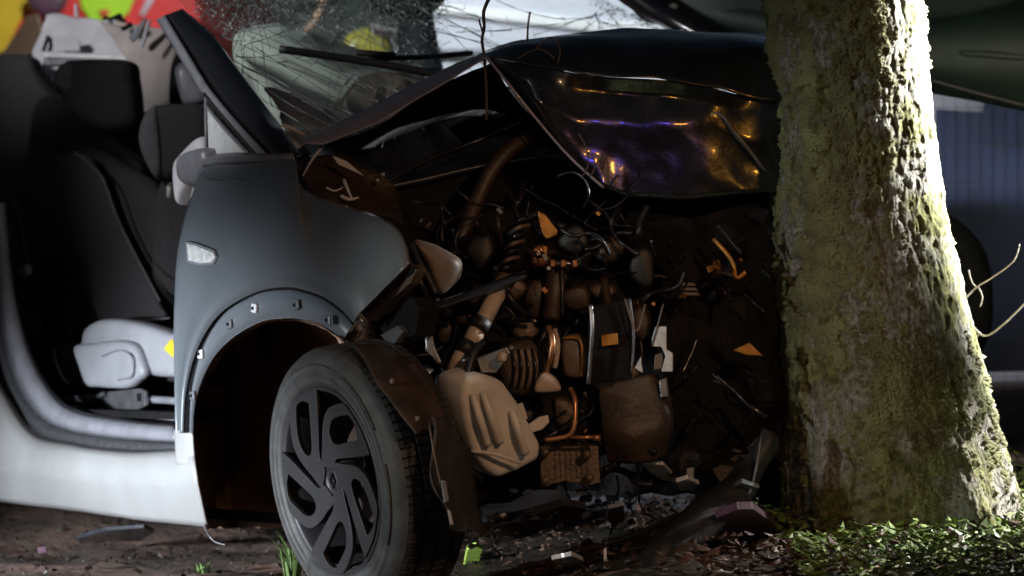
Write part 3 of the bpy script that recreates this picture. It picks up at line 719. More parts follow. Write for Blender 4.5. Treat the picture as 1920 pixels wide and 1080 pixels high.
prism('bent_strip', px([(799, 590), (806, 600), (815, 650), (828, 680), (820, 682), (797, 655)], 7.0), 'steel', eng, 0.015)
# crossbars, tubes
tube('support_bar', [P(800, 580, 7.05), P(880, 553, 7.12), P(985, 514, 7.2)], 0.012, 'black_gloss', eng, 8)
tube('coolant_hose', [P(944, 534, 7.25), P(925, 565, 7.2), P(906, 602, 7.17)], 0.022, 'beige_hose', eng, 12)
tube('coolant_hose', [P(897, 615, 7.16), P(882, 645, 7.14)], 0.023, 'beige_hose', eng, 12)
tube('coolant_hose', [P(868, 660, 7.14), P(850, 695, 7.13)], 0.020, 'beige_hose', eng, 12)
tube('hose_collar', [P(906, 600, 7.16), P(894, 618, 7.15)], 0.026, 'black_plastic', eng, 12)
tube('hose_collar', [P(880, 642, 7.14), P(868, 662, 7.13)], 0.024, 'black_plastic', eng, 12)
tube('hose_collar', [P(950, 522, 7.26), P(936, 546, 7.24)], 0.026, 'taupe', eng, 12)
prism('orange_bracket', px([(1008, 395), (1022, 402), (1046, 432), (1044, 442), (1024, 448), (1016, 436), (1010, 415)], 7.3), 'orange_metal', eng, 0.02)
prism('orange_bracket', px([(1017, 460), (1027, 462), (1025, 480), (1017, 482)], 7.3), 'orange_metal', eng, 0.02)
for k in range(7):                 # corrugated intake hose
    x, y = 985 - k * 5, 415 + k * 15
    tube('corrugation', [P(x - 26, y + 10, 7.32), P(x - 8, y - 3, 7.26), P(x + 12, y - 8, 7.30)], 0.006, 'taupe' if k % 2 else 'black_gloss', eng, 6)
pillow('intake_hose', px([(950, 430), (985, 400), (1000, 420), (985, 500), (950, 515), (940, 470)], 7.38), 'matte_black', eng, 0.10)
tube('engine_mount', [P(1042, 498, 7.32), P(1040, 545, 7.30), P(1034, 598, 7.30)], 0.026, 'brown_plastic', eng, 10)
tube('mount_rib', [P(1054, 505, 7.27), P(1055, 590, 7.27)], 0.003, 'galvanised', eng, 6)
tube('mount_bolt', [P(1028, 494, 7.26), P(1092, 494, 7.26)], 0.006, 'steel', eng, 8)
for x in (1036, 1056, 1078): boxo('bolt', P(x, 494, 7.25), (0.014, 0.02, 0.02), 'copper', eng, None, 0.004)
boxo('white_connector', P(1029, 503, 7.25), (0.009, 0.009, 0.009), 'white_plastic', eng, None, 0.001)
pillow('dark_cover', px([(1070, 520), (1190, 515), (1215, 545), (1180, 600), (1080, 590)], 7.45), 'matte_black', eng, 0.09, rough=0.02, flat=0.3)
prism('fan_shroud', px([(1105, 575), (1180, 560), (1190, 640), (1185, 710), (1098, 722)], 7.24), 'matte_black', eng, 0.05)
tube('shroud_edge', [P(1107, 572, 7.2), P(1110, 620, 7.19), P(1103, 720, 7.2)], 0.006, 'steel', eng, 6)
tube('shroud_edge', [P(1180, 560, 7.22), P(1188, 630, 7.22), P(1184, 700, 7.22)], 0.004, 'galvanised', eng, 6)
prism('amber_label', px([(1127, 628), (1158, 624), (1159, 646), (1128, 650)], 7.215), 'orange_metal', eng, 0.012)
tube('copper_pipe', [P(1028, 612, 7.2), P(1036, 640, 7.18), P(1032, 670, 7.18), P(1024, 700, 7.2)], 0.008, 'copper', eng, 8)
tube('copper_pipe', [P(1040, 618, 7.22), P(1046, 650, 7.2), P(1040, 690, 7.2)], 0.007, 'beige_hose', eng, 8)
pillow('brown_tank', px([(1055, 634), (1096, 632), (1099, 700), (1068, 708), (1054, 690)], 7.28), 'taupe', eng, 0.06, flat=0.3)
tube('tank_strap', [P(1056, 634, 7.25), P(1086, 636, 7.24), P(1092, 668, 7.24), P(1090, 706, 7.25)], 0.004, 'orange_metal', eng, 6)
pillow('pulley_cover', px([(1003, 720), (1018, 698), (1040, 706), (1052, 730), (1030, 736), (1005, 735)], 7.2), 'beige_hose', eng, 0.04)
tube('copper_pipe', [P(1070, 728, 7.15), P(1078, 752, 7.13), P(1077, 795, 7.12), P(1068, 815, 7.12), P(1050, 821, 7.12), P(1022, 825, 7.12)], 0.0065, 'copper', eng, 10)
tube('copper_pipe', [P(1070, 820, 7.12), P(1122, 820, 7.12)], 0.005, 'copper', eng, 8)
tube('pipe_nut', [P(1112, 821, 7.12), P(1126, 821, 7.12)], 0.009, 'copper', eng, 6)
# washer reservoir
res = prism('washer_reservoir', px([(872, 712), (905, 700), (945, 714), (972, 752), (996, 795), (1016, 832), (1014, 862), (975, 882), (936, 898), (912, 880), (890, 846), (876, 800), (868, 752)], 6.99, (0.09, 0.02)), 'reservoir', eng, 0.13, None, 0.016, True)
for (x0, y0, x1, y1) in ((886, 740, 915, 835), (905, 735, 938, 830), (960, 770, 985, 850)):
    tube('reservoir_rib', [P(x0, y0, 6.975 + (x0 - 940) / 100 * 0.09), P((x0 + x1) / 2, (y0 + y1) / 2, 6.955 + ((x0 + x1) / 2 - 940) / 100 * 0.09), P(x1, y1, 6.975 + (x1 - 940) / 100 * 0.09)], 0.010, 'reservoir', eng, 8)
tube('reservoir_seam', [P(884, 846, 6.97), P(930, 852, 6.955), P(975, 868, 6.99)], 0.005, 'reservoir', eng, 6)
pillow('reservoir_neck', px([(823, 712), (845, 700), (880, 700), (884, 740), (868, 768), (846, 752)], 7.03), 'reservoir', eng, 0.06)
prism('reservoir_lug', px([(985, 800), (1010, 782), (1028, 778), (1030, 792), (1016, 806), (995, 812)], 7.08), 'reservoir', eng, 0.02)
prism('reservoir_lug', px([(960, 760), (980, 755), (990, 785), (970, 795)], 7.1), 'reservoir', eng, 0.02)
tube('drain_hose', [P(908, 640, 7.02), P(890, 660, 7.0), P(878, 700, 6.98), P(872, 745, 6.97), P(868, 800, 6.98), P(880, 870, 7.02), P(905, 900, 7.05)], 0.009, 'wire_black', eng, 8)
tube('drain_hose', [P(895, 645, 7.05), P(884, 690, 7.0), P(874, 740, 6.985), P(874, 790, 6.99)], 0.006, 'wire_black', eng, 8)
prism('pump_body', px([(893, 672), (925, 660), (950, 650), (958, 662), (930, 700), (902, 700)], 7.1), 'steel', eng, 0.04)
boxo('pump_cap', P(941, 669, 7.05), (0.026, 0.02, 0.026), 'beige_hose', eng, Matrix.Rotation(0.2, 3, 'Y'), 0.009)
pillow('alternator', px([(945, 650), (1000, 640), (1030, 690), (1020, 735), (960, 740), (935, 700)], 7.3), 'alu', eng, 0.12)
for k in range(5): tube('alternator_fin', [P(958 + k * 13, 655, 7.245), P(965 + k * 13, 690, 7.23), P(958 + k * 13, 728, 7.245)], 0.004, 'black_gloss', eng, 6)
pillow('cylinder_head', px([(880, 600), (960, 575), (1040, 590), (1095, 620), (1090, 720), (1000, 760), (920, 740), (880, 690)], 7.48), 'matte_black', eng, 0.16, rough=0.03, flat=0.3)
pillow('gearbox', px([(1000, 740), (1090, 720), (1140, 760), (1140, 850), (1060, 860), (1000, 830)], 7.40), 'matte_black', eng, 0.14, rough=0.02, flat=0.3)
pillow('battery_box', px([(870, 400), (960, 380), (1010, 420), (1000, 540), (900, 560), (868, 500)], 7.62), 'matte_black', eng, 0.16, rough=0.02, flat=0.25)
for k, (x, y, w_, h_, m) in enumerate(((905, 470, 30, 38, 'black_plastic'), (960, 540, 34, 30, 'alu'), (1005, 560, 22, 40, 'brown_plastic'), (900, 560, 24, 26, 'brown_plastic'), (985, 620, 30, 24, 'alu'), (1080, 560, 30, 26, 'brown_plastic'), (1075, 450, 28, 34, 'black_plastic'), (1140, 470, 34, 30, 'brown_plastic'), (920, 640, 26, 22, 'black_gloss'), (1130, 545, 30, 18, 'alu'), (1200, 600, 22, 34, 'brown_plastic'), (1060, 770, 26, 30, 'alu'), (985, 770, 20, 30, 'black_plastic'), (1170, 690, 34, 22, 'alu'), (840, 620, 22, 26, 'brown_plastic'), (1205, 500, 26, 40, 'black_plastic'), (1010, 480, 18, 24, 'copper'), (1095, 680, 16, 30, 'alu'))):
    q = [(x + w_ * math.cos(a) * random.uniform(.75, 1.1), y + h_ * math.sin(a) * random.uniform(.75, 1.1)) for a in [i_ * 0.785 + k for i_ in range(8)]]
    pillow('crushed_casting', px(q, 7.33 + 0.012 * (k % 5)), m, eng, 0.07, n=24, rough=0.012, rings=5, flat=0.35, seed=k)
# sump with ribs
prism('engine_block', px([(1010, 838), (1122, 836), (1126, 905), (1100, 912), (1060, 902), (1015, 915)], 7.2), 'alu', eng, 0.12)
for k in range(7): prism('block_rib', px([(1040 + k * 10, 846), (1044 + k * 10, 846), (1045 + k * 10, 896), (1041 + k * 10, 896)], 7.195), 'alu', eng, 0.02, None, 0.001)
for x, y in ((1022, 848), (1022, 900), (1105, 896), (1100, 852)): tube('block_boss', [P(x, y, 7.15), P(x, y, 7.22)], 0.012, 'alu', eng, 12)
loft('splash_plate', [[P(1130, 735, 7.25), P(1180, 715, 7.24), P(1225, 708, 7.25), P(1250, 730, 7.28)], [P(1128, 800, 7.23), P(1180, 790, 7.2), P(1230, 790, 7.22), P(1256, 800, 7.26)], [P(1140, 862, 7.26), P(1180, 866, 7.23), P(1225, 868, 7.24), P(1254, 855, 7.28)]], 'brown_plastic', eng, n=30, rows=16, jitter=0.02, thick=0.006)
prism('alloy_bracket', px([(1229, 612), (1250, 612), (1250, 655), (1262, 662), (1262, 697), (1240, 697), (1248, 668), (1240, 650), (1224, 650), (1222, 636)], 7.2), 'shard', eng, 0.02)
prism('alloy_tab', px([(1228, 665), (1242, 662), (1244, 692), (1226, 694)], 7.22), 'taupe', eng, 0.02)
prism('alloy_tab', px([(1236, 712), (1250, 708), (1254, 744), (1238, 746)], 7.22), 'steel', eng, 0.012)
prism('alloy_tab', px([(1190, 690), (1202, 668), (1206, 700)], 7.2), 'shard', eng, 0.012)
tube('hanging_wire', [P(1222, 650, 7.2), P(1236, 600, 7.2), P(1244, 570, 7.2)], 0.003, 'galvanised', eng, 6)
tube('hanging_wire', [P(1172, 560, 7.2), P(1184, 600, 7.19), P(1196, 620, 7.19), P(1210, 570, 7.2)], 0.003, 'taupe', eng, 6)
rnd = random.Random(21)
wires = Bag()
for k in range(120):
    x, y = rnd.uniform(790, 1210), rnd.uniform(390, 900)
    d = rnd.uniform(7.22, 7.6); pts = []
    an = rnd.uniform(0, 6.28)
    for q in range(5):
        pts.append(P(x, y, d + rnd.uniform(-0.03, 0.03))); an += rnd.uniform(-0.9, 0.9)
        x += math.cos(an) * 28; y += math.sin(an) * 28
    v, f = tube_data(pts, rnd.choice((0.002, 0.003, 0.003, 0.004, 0.006, 0.009)), 6); wires.add(v, f)
o = wires.build('wiring_loom', 'wire_black', eng); o['kind'] = 'stuff'
for k in range(24):                # small broken fittings in the bay
    x, y = rnd.uniform(800, 1240), rnd.uniform(400, 900)
    m = rnd.choice(('black_plastic', 'alu', 'brown_plastic', 'black_gloss', 'taupe', 'matte_black', 'matte_black', 'steel'))
    s = rnd.uniform(0.008, 0.04) * (0.4 if m == 'steel' else 1)
    rot = Matrix.Rotation(rnd.uniform(-1, 1), 3, 'Y') @ Matrix.Rotation(rnd.uniform(-1, 1), 3, 'Z')
    boxo('broken_fitting', P(x, y, rnd.uniform(7.32, 7.55)), (s, s * rnd.uniform(.5, 1.2), s * rnd.uniform(.4, 2)), m, eng, rot, 0.003)
for k in range(36):                # clips, screws and torn edges that catch the light
    x, y = rnd.uniform(800, 1250), rnd.uniform(395, 880)
    s = rnd.uniform(0.004, 0.009)
    boxo('torn_clip', P(x, y, rnd.uniform(7.18, 7.35)), (s * rnd.uniform(.6, 2.5), s, s * rnd.uniform(.6, 2.5)), rnd.choice(('steel', 'copper', 'taupe', 'beige_hose', 'galvanised', 'orange_metal')), eng, Matrix.Rotation(rnd.uniform(-1, 1), 3, 'Y'), 0.001)
for k in range(26):                # stiff black hoses and struts crossing the bay
    x, y = rnd.uniform(840, 1200), rnd.uniform(420, 860); a = rnd.uniform(0, 3.14); l = rnd.uniform(20, 75)
    tube('bent_hose', [P(x - math.cos(a) * l, y - math.sin(a) * l, 7.36), P(x + rnd.uniform(-18, 18), y + rnd.uniform(-18, 18), 7.30), P(x + math.cos(a) * l, y + math.sin(a) * l, 7.36)], rnd.choice((0.005, 0.008, 0.013)), rnd.choice(('wire_black', 'matte_black', 'black_gloss', 'brown_plastic')), eng, 8)
for k in range(22):                # crushed far headlamp scraps, some coloured orange to paint amber glints
    x, y = rnd.uniform(1255, 1440), rnd.uniform(455, 560)
    w_, h_ = rnd.uniform(3, 12), rnd.uniform(2, 6); a = rnd.uniform(-0.9, 0.9)
    q = [(x + math.cos(a) * w_ * i - math.sin(a) * h_ * j, y + math.sin(a) * w_ * i + math.cos(a) * h_ * j) for i, j in ((-1, -1), (1, -1), (1, 1), (-1, 1))]
    prism('lamp_fragment', px(q, rnd.uniform(7.4, 7.6), (rnd.uniform(-.5, .5), rnd.uniform(-.5, .5))), rnd.choice(('orange_metal', 'shard_dark', 'black_gloss', 'black_gloss')), eng, 0.006, None, 0.001)
prism('amber_reflector', px([(1374, 657), (1405, 642), (1432, 668), (1400, 666)], 7.4), 'orange_metal', eng, 0.01)
tube('amber_strip', [P(1338, 448, 7.45), P(1372, 488, 7.43), P(1380, 520, 7.43), P(1398, 510, 7.43)], 0.006, 'orange_metal', eng, 6)
for k in range(3): prism('grille_slat', px([(1270 + k * 4, 530 + k * 9), (1300 + k * 4, 530 + k * 9), (1306 + k * 4, 536 + k * 9), (1274 + k * 4, 536 + k * 9)], 7.42), 'taupe', eng, 0.01, None, 0.001)
# far front corner, crushed round the trunk
loft('crushed_front', [[P(1180, 380, 7.6), P(1300, 385, 7.65), P(1460, 380, 7.7), P(1600, 400, 7.95)], [P(1240, 560, 7.55), P(1320, 570, 7.6), P(1470, 560, 7.65), P(1600, 580, 7.9)], [P(1262, 740, 7.5), P(1340, 740, 7.55), P(1475, 720, 7.6), P(1600, 740, 7.9)], [P(1262, 860, 7.55), P(1340, 870, 7.6), P(1480, 860, 7.65), P(1600, 860, 7.9)]], 'matte_black', eng, n=20, rows=18, jitter=0.07, thick=0.004, smooth=False)
for k in range(18):
    x, y = rnd.uniform(1265, 1440), rnd.uniform(400, 860); a = rnd.uniform(-1.2, 1.2); l = rnd.uniform(10, 46)
    q = [P(x - math.cos(a) * l, y - math.sin(a) * l, rnd.uniform(7.36, 7.5)), P(x + rnd.uniform(-6, 6), y + rnd.uniform(-6, 6), rnd.uniform(7.36, 7.5)), P(x + math.cos(a) * l, y + math.sin(a) * l, rnd.uniform(7.36, 7.5))]
    tube('crushed_strut', q, rnd.choice((0.003, 0.005, 0.008)), rnd.choice(('black_gloss', 'matte_black', 'black_plastic', 'black_plastic')), eng, 6)
for a, b in (((1345, 705), (1372, 730)), ((1372, 728), (1408, 766)), ((1335, 700), (1350, 716))):
    tube('bright_scratch', [P(*a, 7.38), P(*b, 7.38)], 0.0022, 'steel', eng, 5)
# ---- torn wheel arch liner in front of the tyre
loft('torn_arch_liner', [[P(664, 646, 6.90), P(700, 700, 6.78), P(740, 765, 6.70), P(778, 815, 6.65)], [P(700, 643, 6.95), P(755, 690, 6.82), P(786, 745, 6.76), P(804, 806, 6.70)], [P(745, 650, 7.02), P(802, 696, 6.92), P(826, 748, 6.86), P(846, 808, 6.80)]], 'brown_plastic', car, n=30, rows=12, thick=0.004, jitter=0.008)
loft('torn_liner_skirt', [[P(800, 790, 6.66), P(812, 860, 6.62), P(832, 930, 6.62), P(850, 988, 6.62)], [P(832, 790, 6.72), P(848, 860, 6.68), P(868, 930, 6.68), P(880, 1000, 6.68)], [P(852, 808, 6.82), P(880, 880, 6.80), P(902, 930, 6.78), P(915, 1000, 6.78)]], 'liner', car, n=30, rows=12, thick=0.004, jitter=0.03)
tube('liner_edge', [P(804, 792, 6.645), P(814, 850, 6.61), P(828, 915, 6.61)], 0.0025, 'alu', car, 6)
prism('liner_tag', px([(826, 900), (837, 902), (842, 940), (832, 945)], 6.60), 'steel', car, 0.006)
prism('liner_tag', px([(838, 955), (845, 957), (851, 985), (844, 984)], 6.60), 'trim_taupe', car, 0.006)
for x, y, d in ((735, 715, 6.75), (783, 785, 6.68), (838, 790, 6.74)): boxo('liner_stud', P(x, y, d), (0.014, 0.01, 0.014), 'taupe', car, CARM, 0.004)

# ---- wheel
def make_wheel():
    n = Vector((-0.82, -0.545, -0.127)).normalized()     # outward axis
    up = (Z - n * n.z).normalized(); rt = up.cross(n).normalized()
    C = P(630, 900, 7.0)
    def W(r, a, h): return C + (rt * math.cos(a) + up * math.sin(a)) * r + n * h
    wheel = bpy.data.objects.new('front_wheel', None); col.objects.link(wheel); wheel.location = C; attach(wheel, car)
    RO = 0.328; RR = 0.232
    def lathe(name, prof, m, N=120, fn=None, smooth=True):
        v = []; f = []
        for i in range(N):
            a = 2 * math.pi * i / N
            for j, (r, h) in enumerate(prof):
                if fn: r, h = fn(r, h, a, j)
                v.append(W(r, a, h))
        k = len(prof)
        for i in range(N):
            for j in range(k - 1):
                f.append((i * k + j, i * k + j + 1, ((i + 1) % N) * k + j + 1, ((i + 1) % N) * k + j))
        return link_mesh(name, v, f, m, wheel, smooth)
    prof = [(RR - 0.004, 0.004), (RR + 0.006, 0.016), (RR + 0.014, 0.0225), (RR + 0.018, 0.0225), (RR + 0.020, 0.0195), (RR + 0.030, 0.023), (RR + 0.034, 0.0255), (RR + 0.036, 0.0225), (RR + 0.050, 0.0225), (RR + 0.053, 0.024), (RR + 0.055, 0.020), (RR + 0.064, 0.017), (RO - 0.022, 0.012), (RO - 0.012, 0.004), (RO - 0.006, -0.006)]
    def flat(r, h, a, j):
        s = max(0, -math.sin(a) - 0.80) / 0.2
        return r - 0.015 * s, h + (0.03 * s if 2 < j < 12 else 0)
    tyre = lathe('tyre', prof, 'tyre', 160, flat)
    # tread: transverse blocks with grooves between
    tp = []
    for h, dr in ((-0.006, 0.006), (-0.016, 0.001), (-0.042, 0), (-0.044, 0.009), (-0.051, 0.009), (-0.053, 0), (-0.086, 0), (-0.088, 0.009), (-0.095, 0.009), (-0.097, 0), (-0.130, 0), (-0.132, 0.009), (-0.139, 0.009), (-0.141, 0), (-0.166, 0.002), (-0.182, 0.02), (-0.188, 0.06), (-0.182, 0.095)):
        tp.append((RO - dr, h))
    def trd(r, h, a, j):
        i = int(round(a / (2 * math.pi) * 720 + (3 if j > 6 else 0))) % 8
        if i < 1 and j not in (3, 4, 7, 8, 11, 12): r -= 0.005 if j > 0 else 0.004
        return r, h
    lathe('tread', tp, 'tread', 720, trd, False)
    for a0, a1, rr in ((0.5, 1.15, 0.287), (1.35, 2.0, 0.288), (-0.5, 0.2, 0.288)):      # raised rings of sidewall lettering band
        tube('sidewall_rib', [W(rr, a0 + (a1 - a0) * i / 12, 0.0235) for i in range(13)], 0.0022, 'tyre', wheel, 5, smooth=False)
    # rim
    rim = lathe('rim', [(RR + 0.003, 0.006), (RR + 0.001, 0.016), (RR - 0.006, 0.018), (RR - 0.012, 0.010), (RR - 0.016, -0.004), (RR - 0.024, -0.03), (RR - 0.03, -0.10), (RR - 0.03, -0.2)], 'rim', 120)
    lathe('brake_disc', [(0.05, -0.11), (0.13, -0.105), (0.132, -0.12)], 'brown_plastic', 60)
    lathe('wheel_back', [(0.001, -0.15), (RR - 0.03, -0.165)], 'matte_black', 40)
    # five twin spokes: hairpins set off to one side of the hub, each a mesh of its own
    def hairpin(D):
        def pt(X, Y): return (RR * (X * math.cos(D - math.pi / 2) - Y * math.sin(D - math.pi / 2)), RR * (X * math.sin(D - math.pi / 2) + Y * math.cos(D - math.pi / 2)))
        def rnd_(poly, n):
            q = crom([Vector((*p, 0)) for p in poly + poly[:1]], n + 1)[:-1]; return [(a.x, a.y) for a in q]
        outer = [(-.03, .975), (-.055, .80), (-.13, .45), (-.17, .24), (-.10, .13), (-.20, -.08), (-.36, .02), (-.55, .16), (-.66, .30), (-.695, .45), (-.655, .72), (-.52, .83), (-.30, .93)]
        slot = rnd_([(-.235, .82), (-.275, .55), (-.315, .32), (-.40, .25), (-.50, .30), (-.565, .44), (-.535, .68), (-.49, .79), (-.36, .84)], 30)
        bm = bmesh.new()
        def ring(poly, hfun):
            vs = []
            for X, Y in poly:
                x, y = pt(X, Y); r = math.hypot(x, y)
                vs.append(bm.verts.new(C + rt * x + up * y + n * hfun(r)))
            return [bm.edges.new((vs[k], vs[(k + 1) % len(vs)])) for k in range(len(vs))]
        hf = lambda r: 0.002 + 0.010 * min(1, r / RR)
        ed = ring(rnd_(outer, 52), hf) + ring(slot, hf)
        bmesh.ops.triangle_fill(bm, use_beauty=True, edges=ed)
        if sum((f.normal for f in bm.faces), Vector()).dot(n) < 0: bmesh.ops.reverse_faces(bm, faces=bm.faces)
        top = list(bm.faces)
        r_ = bmesh.ops.extrude_face_region(bm, geom=top)
        bmesh.ops.translate(bm, verts=[x for x in r_['geom'] if isinstance(x, bmesh.types.BMVert)], vec=n * 0.012)
        bmesh.ops.recalc_face_normals(bm, faces=bm.faces)
        me = bpy.data.meshes.new('spoke'); bm.to_mesh(me); bm.free(); me.materials.append(MATS['rim'])
        o = bpy.data.objects.new('spoke', me); col.objects.link(o); attach(o, wheel)
        bevel(o, 0.0055, 3)
    for s in range(5): hairpin(R(90) - s * R(72))
    lathe('hub', [(0.0005, 0.006), (0.026, 0.007), (0.028, 0.004), (0.030, 0.010), (0.034, 0.010), (0.058, 0.006), (0.066, -0.006), (0.068, -0.03)], 'rim', 48)
    # cap emblem: pierced diamond-like ring
    em = [(0.018, math.pi / 2), (0.011, 0), (0.018, -math.pi / 2), (0.011, math.pi)]
    tube('cap_emblem', [W(r, a, 0.010) for r, a in em + em[:1]], 0.0025, 'matte_black', wheel, 6, smooth=False)
    for k in range(5):
        a = R(76) - k * R(72)
        tube('wheel_bolt', [W(0.047, a, -0.004), W(0.047, a, 0.009)], 0.008, 'matte_black', wheel, 6)
    prism('bent_wheel_weight', [P(x, y, 6.93) for x, y in ((702, 1020), (722, 1022), (750, 1016), (752, 1026), (738, 1036), (708, 1036))], 'seal', wheel, 0.008)
make_wheel()
# flattened carcass of the tyre squeezed out to the front
pillow('burst_tyre_wall', px([(700, 1048), (745, 1030), (800, 1060), (850, 1100), (820, 1150), (720, 1150)], 6.98), 'tyre', car, 0.12)

# ---- interior
seat = bpy.data.objects.new('passenger_seat', None); col.objects.link(seat); seat.location = S(200, 720, 0.5); attach(seat, car)
pillow('backrest', [S(x, y, 0.55) for x, y in ((-80, 300), (-20, 262), (60, 268), (120, 262), (175, 272), (240, 310), (300, 350), (338, 420), (345, 560), (325, 632), (180, 650), (90, 640), (40, 560), (0, 440))], 'seat_fabric', seat, 0.30, bulge=(U * 0.8 - V * 0.6), n=72, flat=0.35)
pillow('backrest_panel', [S(x, y, 0.43) for x, y in ((30, 330), (140, 285), (190, 320), (230, 420), (300, 560), (300, 600), (150, 610), (110, 520))], 'seat_fabric', seat, 0.10, bulge=(U * 0.8 - V * 0.6), n=60, flat=0.3)
pillow('side_bolster', [S(x, y, 0.40) for x, y in ((30, 360), (60, 400), (110, 520), (150, 610), (130, 640), (80, 610), (55, 520))], 'seat_fabric', seat, 0.10, bulge=(U * 0.4 - V * 0.9))
pillow('headrest', [S(x, y, 0.58) for x, y in ((-60, 110), (0, 104), (62, 106), (80, 140), (110, 190), (128, 255), (100, 300), (20, 310), (-60, 300))], 'seat_fabric', seat, 0.24, bulge=(U * 0.8 - V * 0.6), flat=0.3)
pillow('shoulder', [S(x, y, 0.68) for x, y in ((90, 160), (120, 190), (200, 262), (270, 310), (250, 340), (130, 300), (80, 240))], 'seat_fabric', seat, 0.20)
pillow('seat_cushion', [S(x, y, 0.42) for x, y in ((70, 640), (150, 640), (330, 620), (420, 640), (420, 720), (330, 716), (180, 720), (80, 712))], 'seat_fabric', seat, 0.16, bulge=V)
pillow('seat_side_trim', [S(x, y, 0.30) for x, y in ((163, 640), (172, 614), (205, 598), (262, 602), (330, 622), (380, 640), (380, 700), (300, 705), (230, 680), (165, 660))], 'seat_plastic', seat, 0.08, bulge=V, flat=0.3)
pillow('lever_cover', [S(x, y, 0.25) for x, y in ((145, 650), (180, 643), (225, 638), (256, 645), (270, 672), (276, 700), (262, 716), (240, 728), (190, 726), (168, 722), (155, 690))], 'seat_plastic', seat, 0.05, bulge=V, flat=0.3)
tube('lever_groove', [S(x, y, 0.222) for x, y in ((192, 668), (222, 657), (244, 665), (250, 685), (246, 706), (222, 712))], 0.003, 'seal', seat, 6)
pillow('seat_skirt', [S(x, y, 0.31) for x, y in ((70, 660), (110, 648), (150, 650), (172, 722), (120, 715), (85, 700))], 'seat_fabric_pale', seat, 0.06, bulge=V)
pillow('recliner_pivot', [S(x, y, 0.30) for x, y in ((28, 595), (50, 585), (70, 600), (70, 640), (50, 655), (30, 640))], 'seat_fabric_pale', seat, 0.08, bulge=V)
prism('seat_bracket', [S(x, y, 0.27) for x, y in ((180, 742), (196, 735), (262, 728), (272, 733), (273, 760), (255, 770), (235, 785), (215, 782), (200, 765))], 'steel', seat, 0.012, V)
prism('bracket_hole', [S(x, y, 0.268) for x, y in ((256, 738), (264, 737), (264, 752), (257, 753))], 'matte_black', seat, 0.006, V, 0)
tube('seat_rail', [S(100, 752, 0.3), S(190, 745, 0.3), S(340, 752, 0.3)], 0.012, 'seal', seat, 6)
tube('rail_strut', [S(132, 772, 0.26), S(160, 758, 0.26), S(196, 738, 0.26)], 0.009, 'seal_dark', seat, 6)
prism('warning_tag', [S(x, y, 0.2) for x, y in ((312, 646), (319, 636), (328, 638), (330, 664), (323, 670), (314, 662), (306, 655))], 'yellow', seat, 0.02, V)
for pts, m in ((((258, 778), (280, 770), (300, 782), (292, 794), (262, 790)), 'white_plastic'), (((285, 785), (325, 780), (330, 796), (288, 796)), 'trim_light'), (((155, 772), (168, 770), (166, 782), (154, 782)), 'lime')):
    prism('floor_scrap', [S(x, y, 0.26) for x, y in pts], m, car, 0.02, V)
prism('cabin_floor', [S(-200, 768, 0.16), S(420, 790, 0.16), S(420, 760, 1.5), S(-200, 745, 1.5)], 'matte_black', car, 0.02, Z, 0)
prism('footwell_wall', [S(345, 420, 0.2), S(345, 800, 0.2), S(345, 800, 1.4), S(345, 420, 1.4)], 'matte_black', car, 0.02, U, 0)
pillow('belt_reel', [S(x, y, 0.2) for x, y in ((36, 505), (52, 495), (56, 512), (48, 520), (36, 518))], 'seal', car, 0.03, bulge=V)
loft('seat_belt', [[S(20, 380, 0.16), S(34, 440, 0.18), S(46, 500, 0.2)], [S(28, 380, 0.16), S(42, 440, 0.18), S(54, 498, 0.2)]], 'seal_dark', car, n=12, thick=0.003)
for pts in (((140, 285), (190, 330), (225, 420), (300, 565)), ((35, 340), (110, 500), (150, 606)), ((150, 608), (230, 606), (318, 596))):
    tube('seat_seam', [S(x, y, 0.385) for x, y in pts], 0.004, 'seat_fabric_pale', seat, 6)
# rear seats and far front seat
rear = bpy.data.objects.new('rear_seat', None); col.objects.link(rear); rear.location = P(200, 600, 9.6); attach(rear, car)
pillow('headrest', px([(112, 140), (125, 118), (190, 112), (252, 118), (262, 150), (268, 200), (262, 240), (200, 250), (140, 215), (112, 165)], 9.3), 'seat_fabric', rear, 0.20, flat=0.3)
pillow('headrest_side', px([(104, 150), (118, 122), (146, 116), (150, 160), (140, 180), (116, 172)], 9.28), 'seat_fabric_pale', rear, 0.16, flat=0.4)
pillow('backrest', px([(60, 220), (160, 190), (300, 215), (420, 230), (450, 420), (300, 640), (80, 640)], 9.55), 'seat_fabric', rear, 0.2)
drv = bpy.data.objects.new('driver_seat', None); col.objects.link(drv); drv.location = P(330, 600, 8.8); attach(drv, car)
pillow('headrest', px([(268, 235), (285, 203), (330, 196), (390, 202), (400, 250), (395, 300), (340, 335), (300, 340), (280, 310), (266, 270)], 8.8), 'seat_fabric', drv, 0.16, flat=0.3)
pillow('headrest_side', px([(263, 245), (275, 212), (296, 200), (305, 240), (310, 320), (298, 338), (280, 315), (264, 275)], 8.77), 'seat_fabric_pale', drv, 0.12, flat=0.4)
pillow('backrest', px([(300, 350), (340, 330), (420, 340), (450, 420), (450, 640), (300, 640), (290, 450)], 8.9), 'seat_fabric', drv, 0.2)
tube('headrest_post', [P(320, 330, 8.8), P(318, 370, 8.82)], 0.01, 'trim_light', drv, 8)
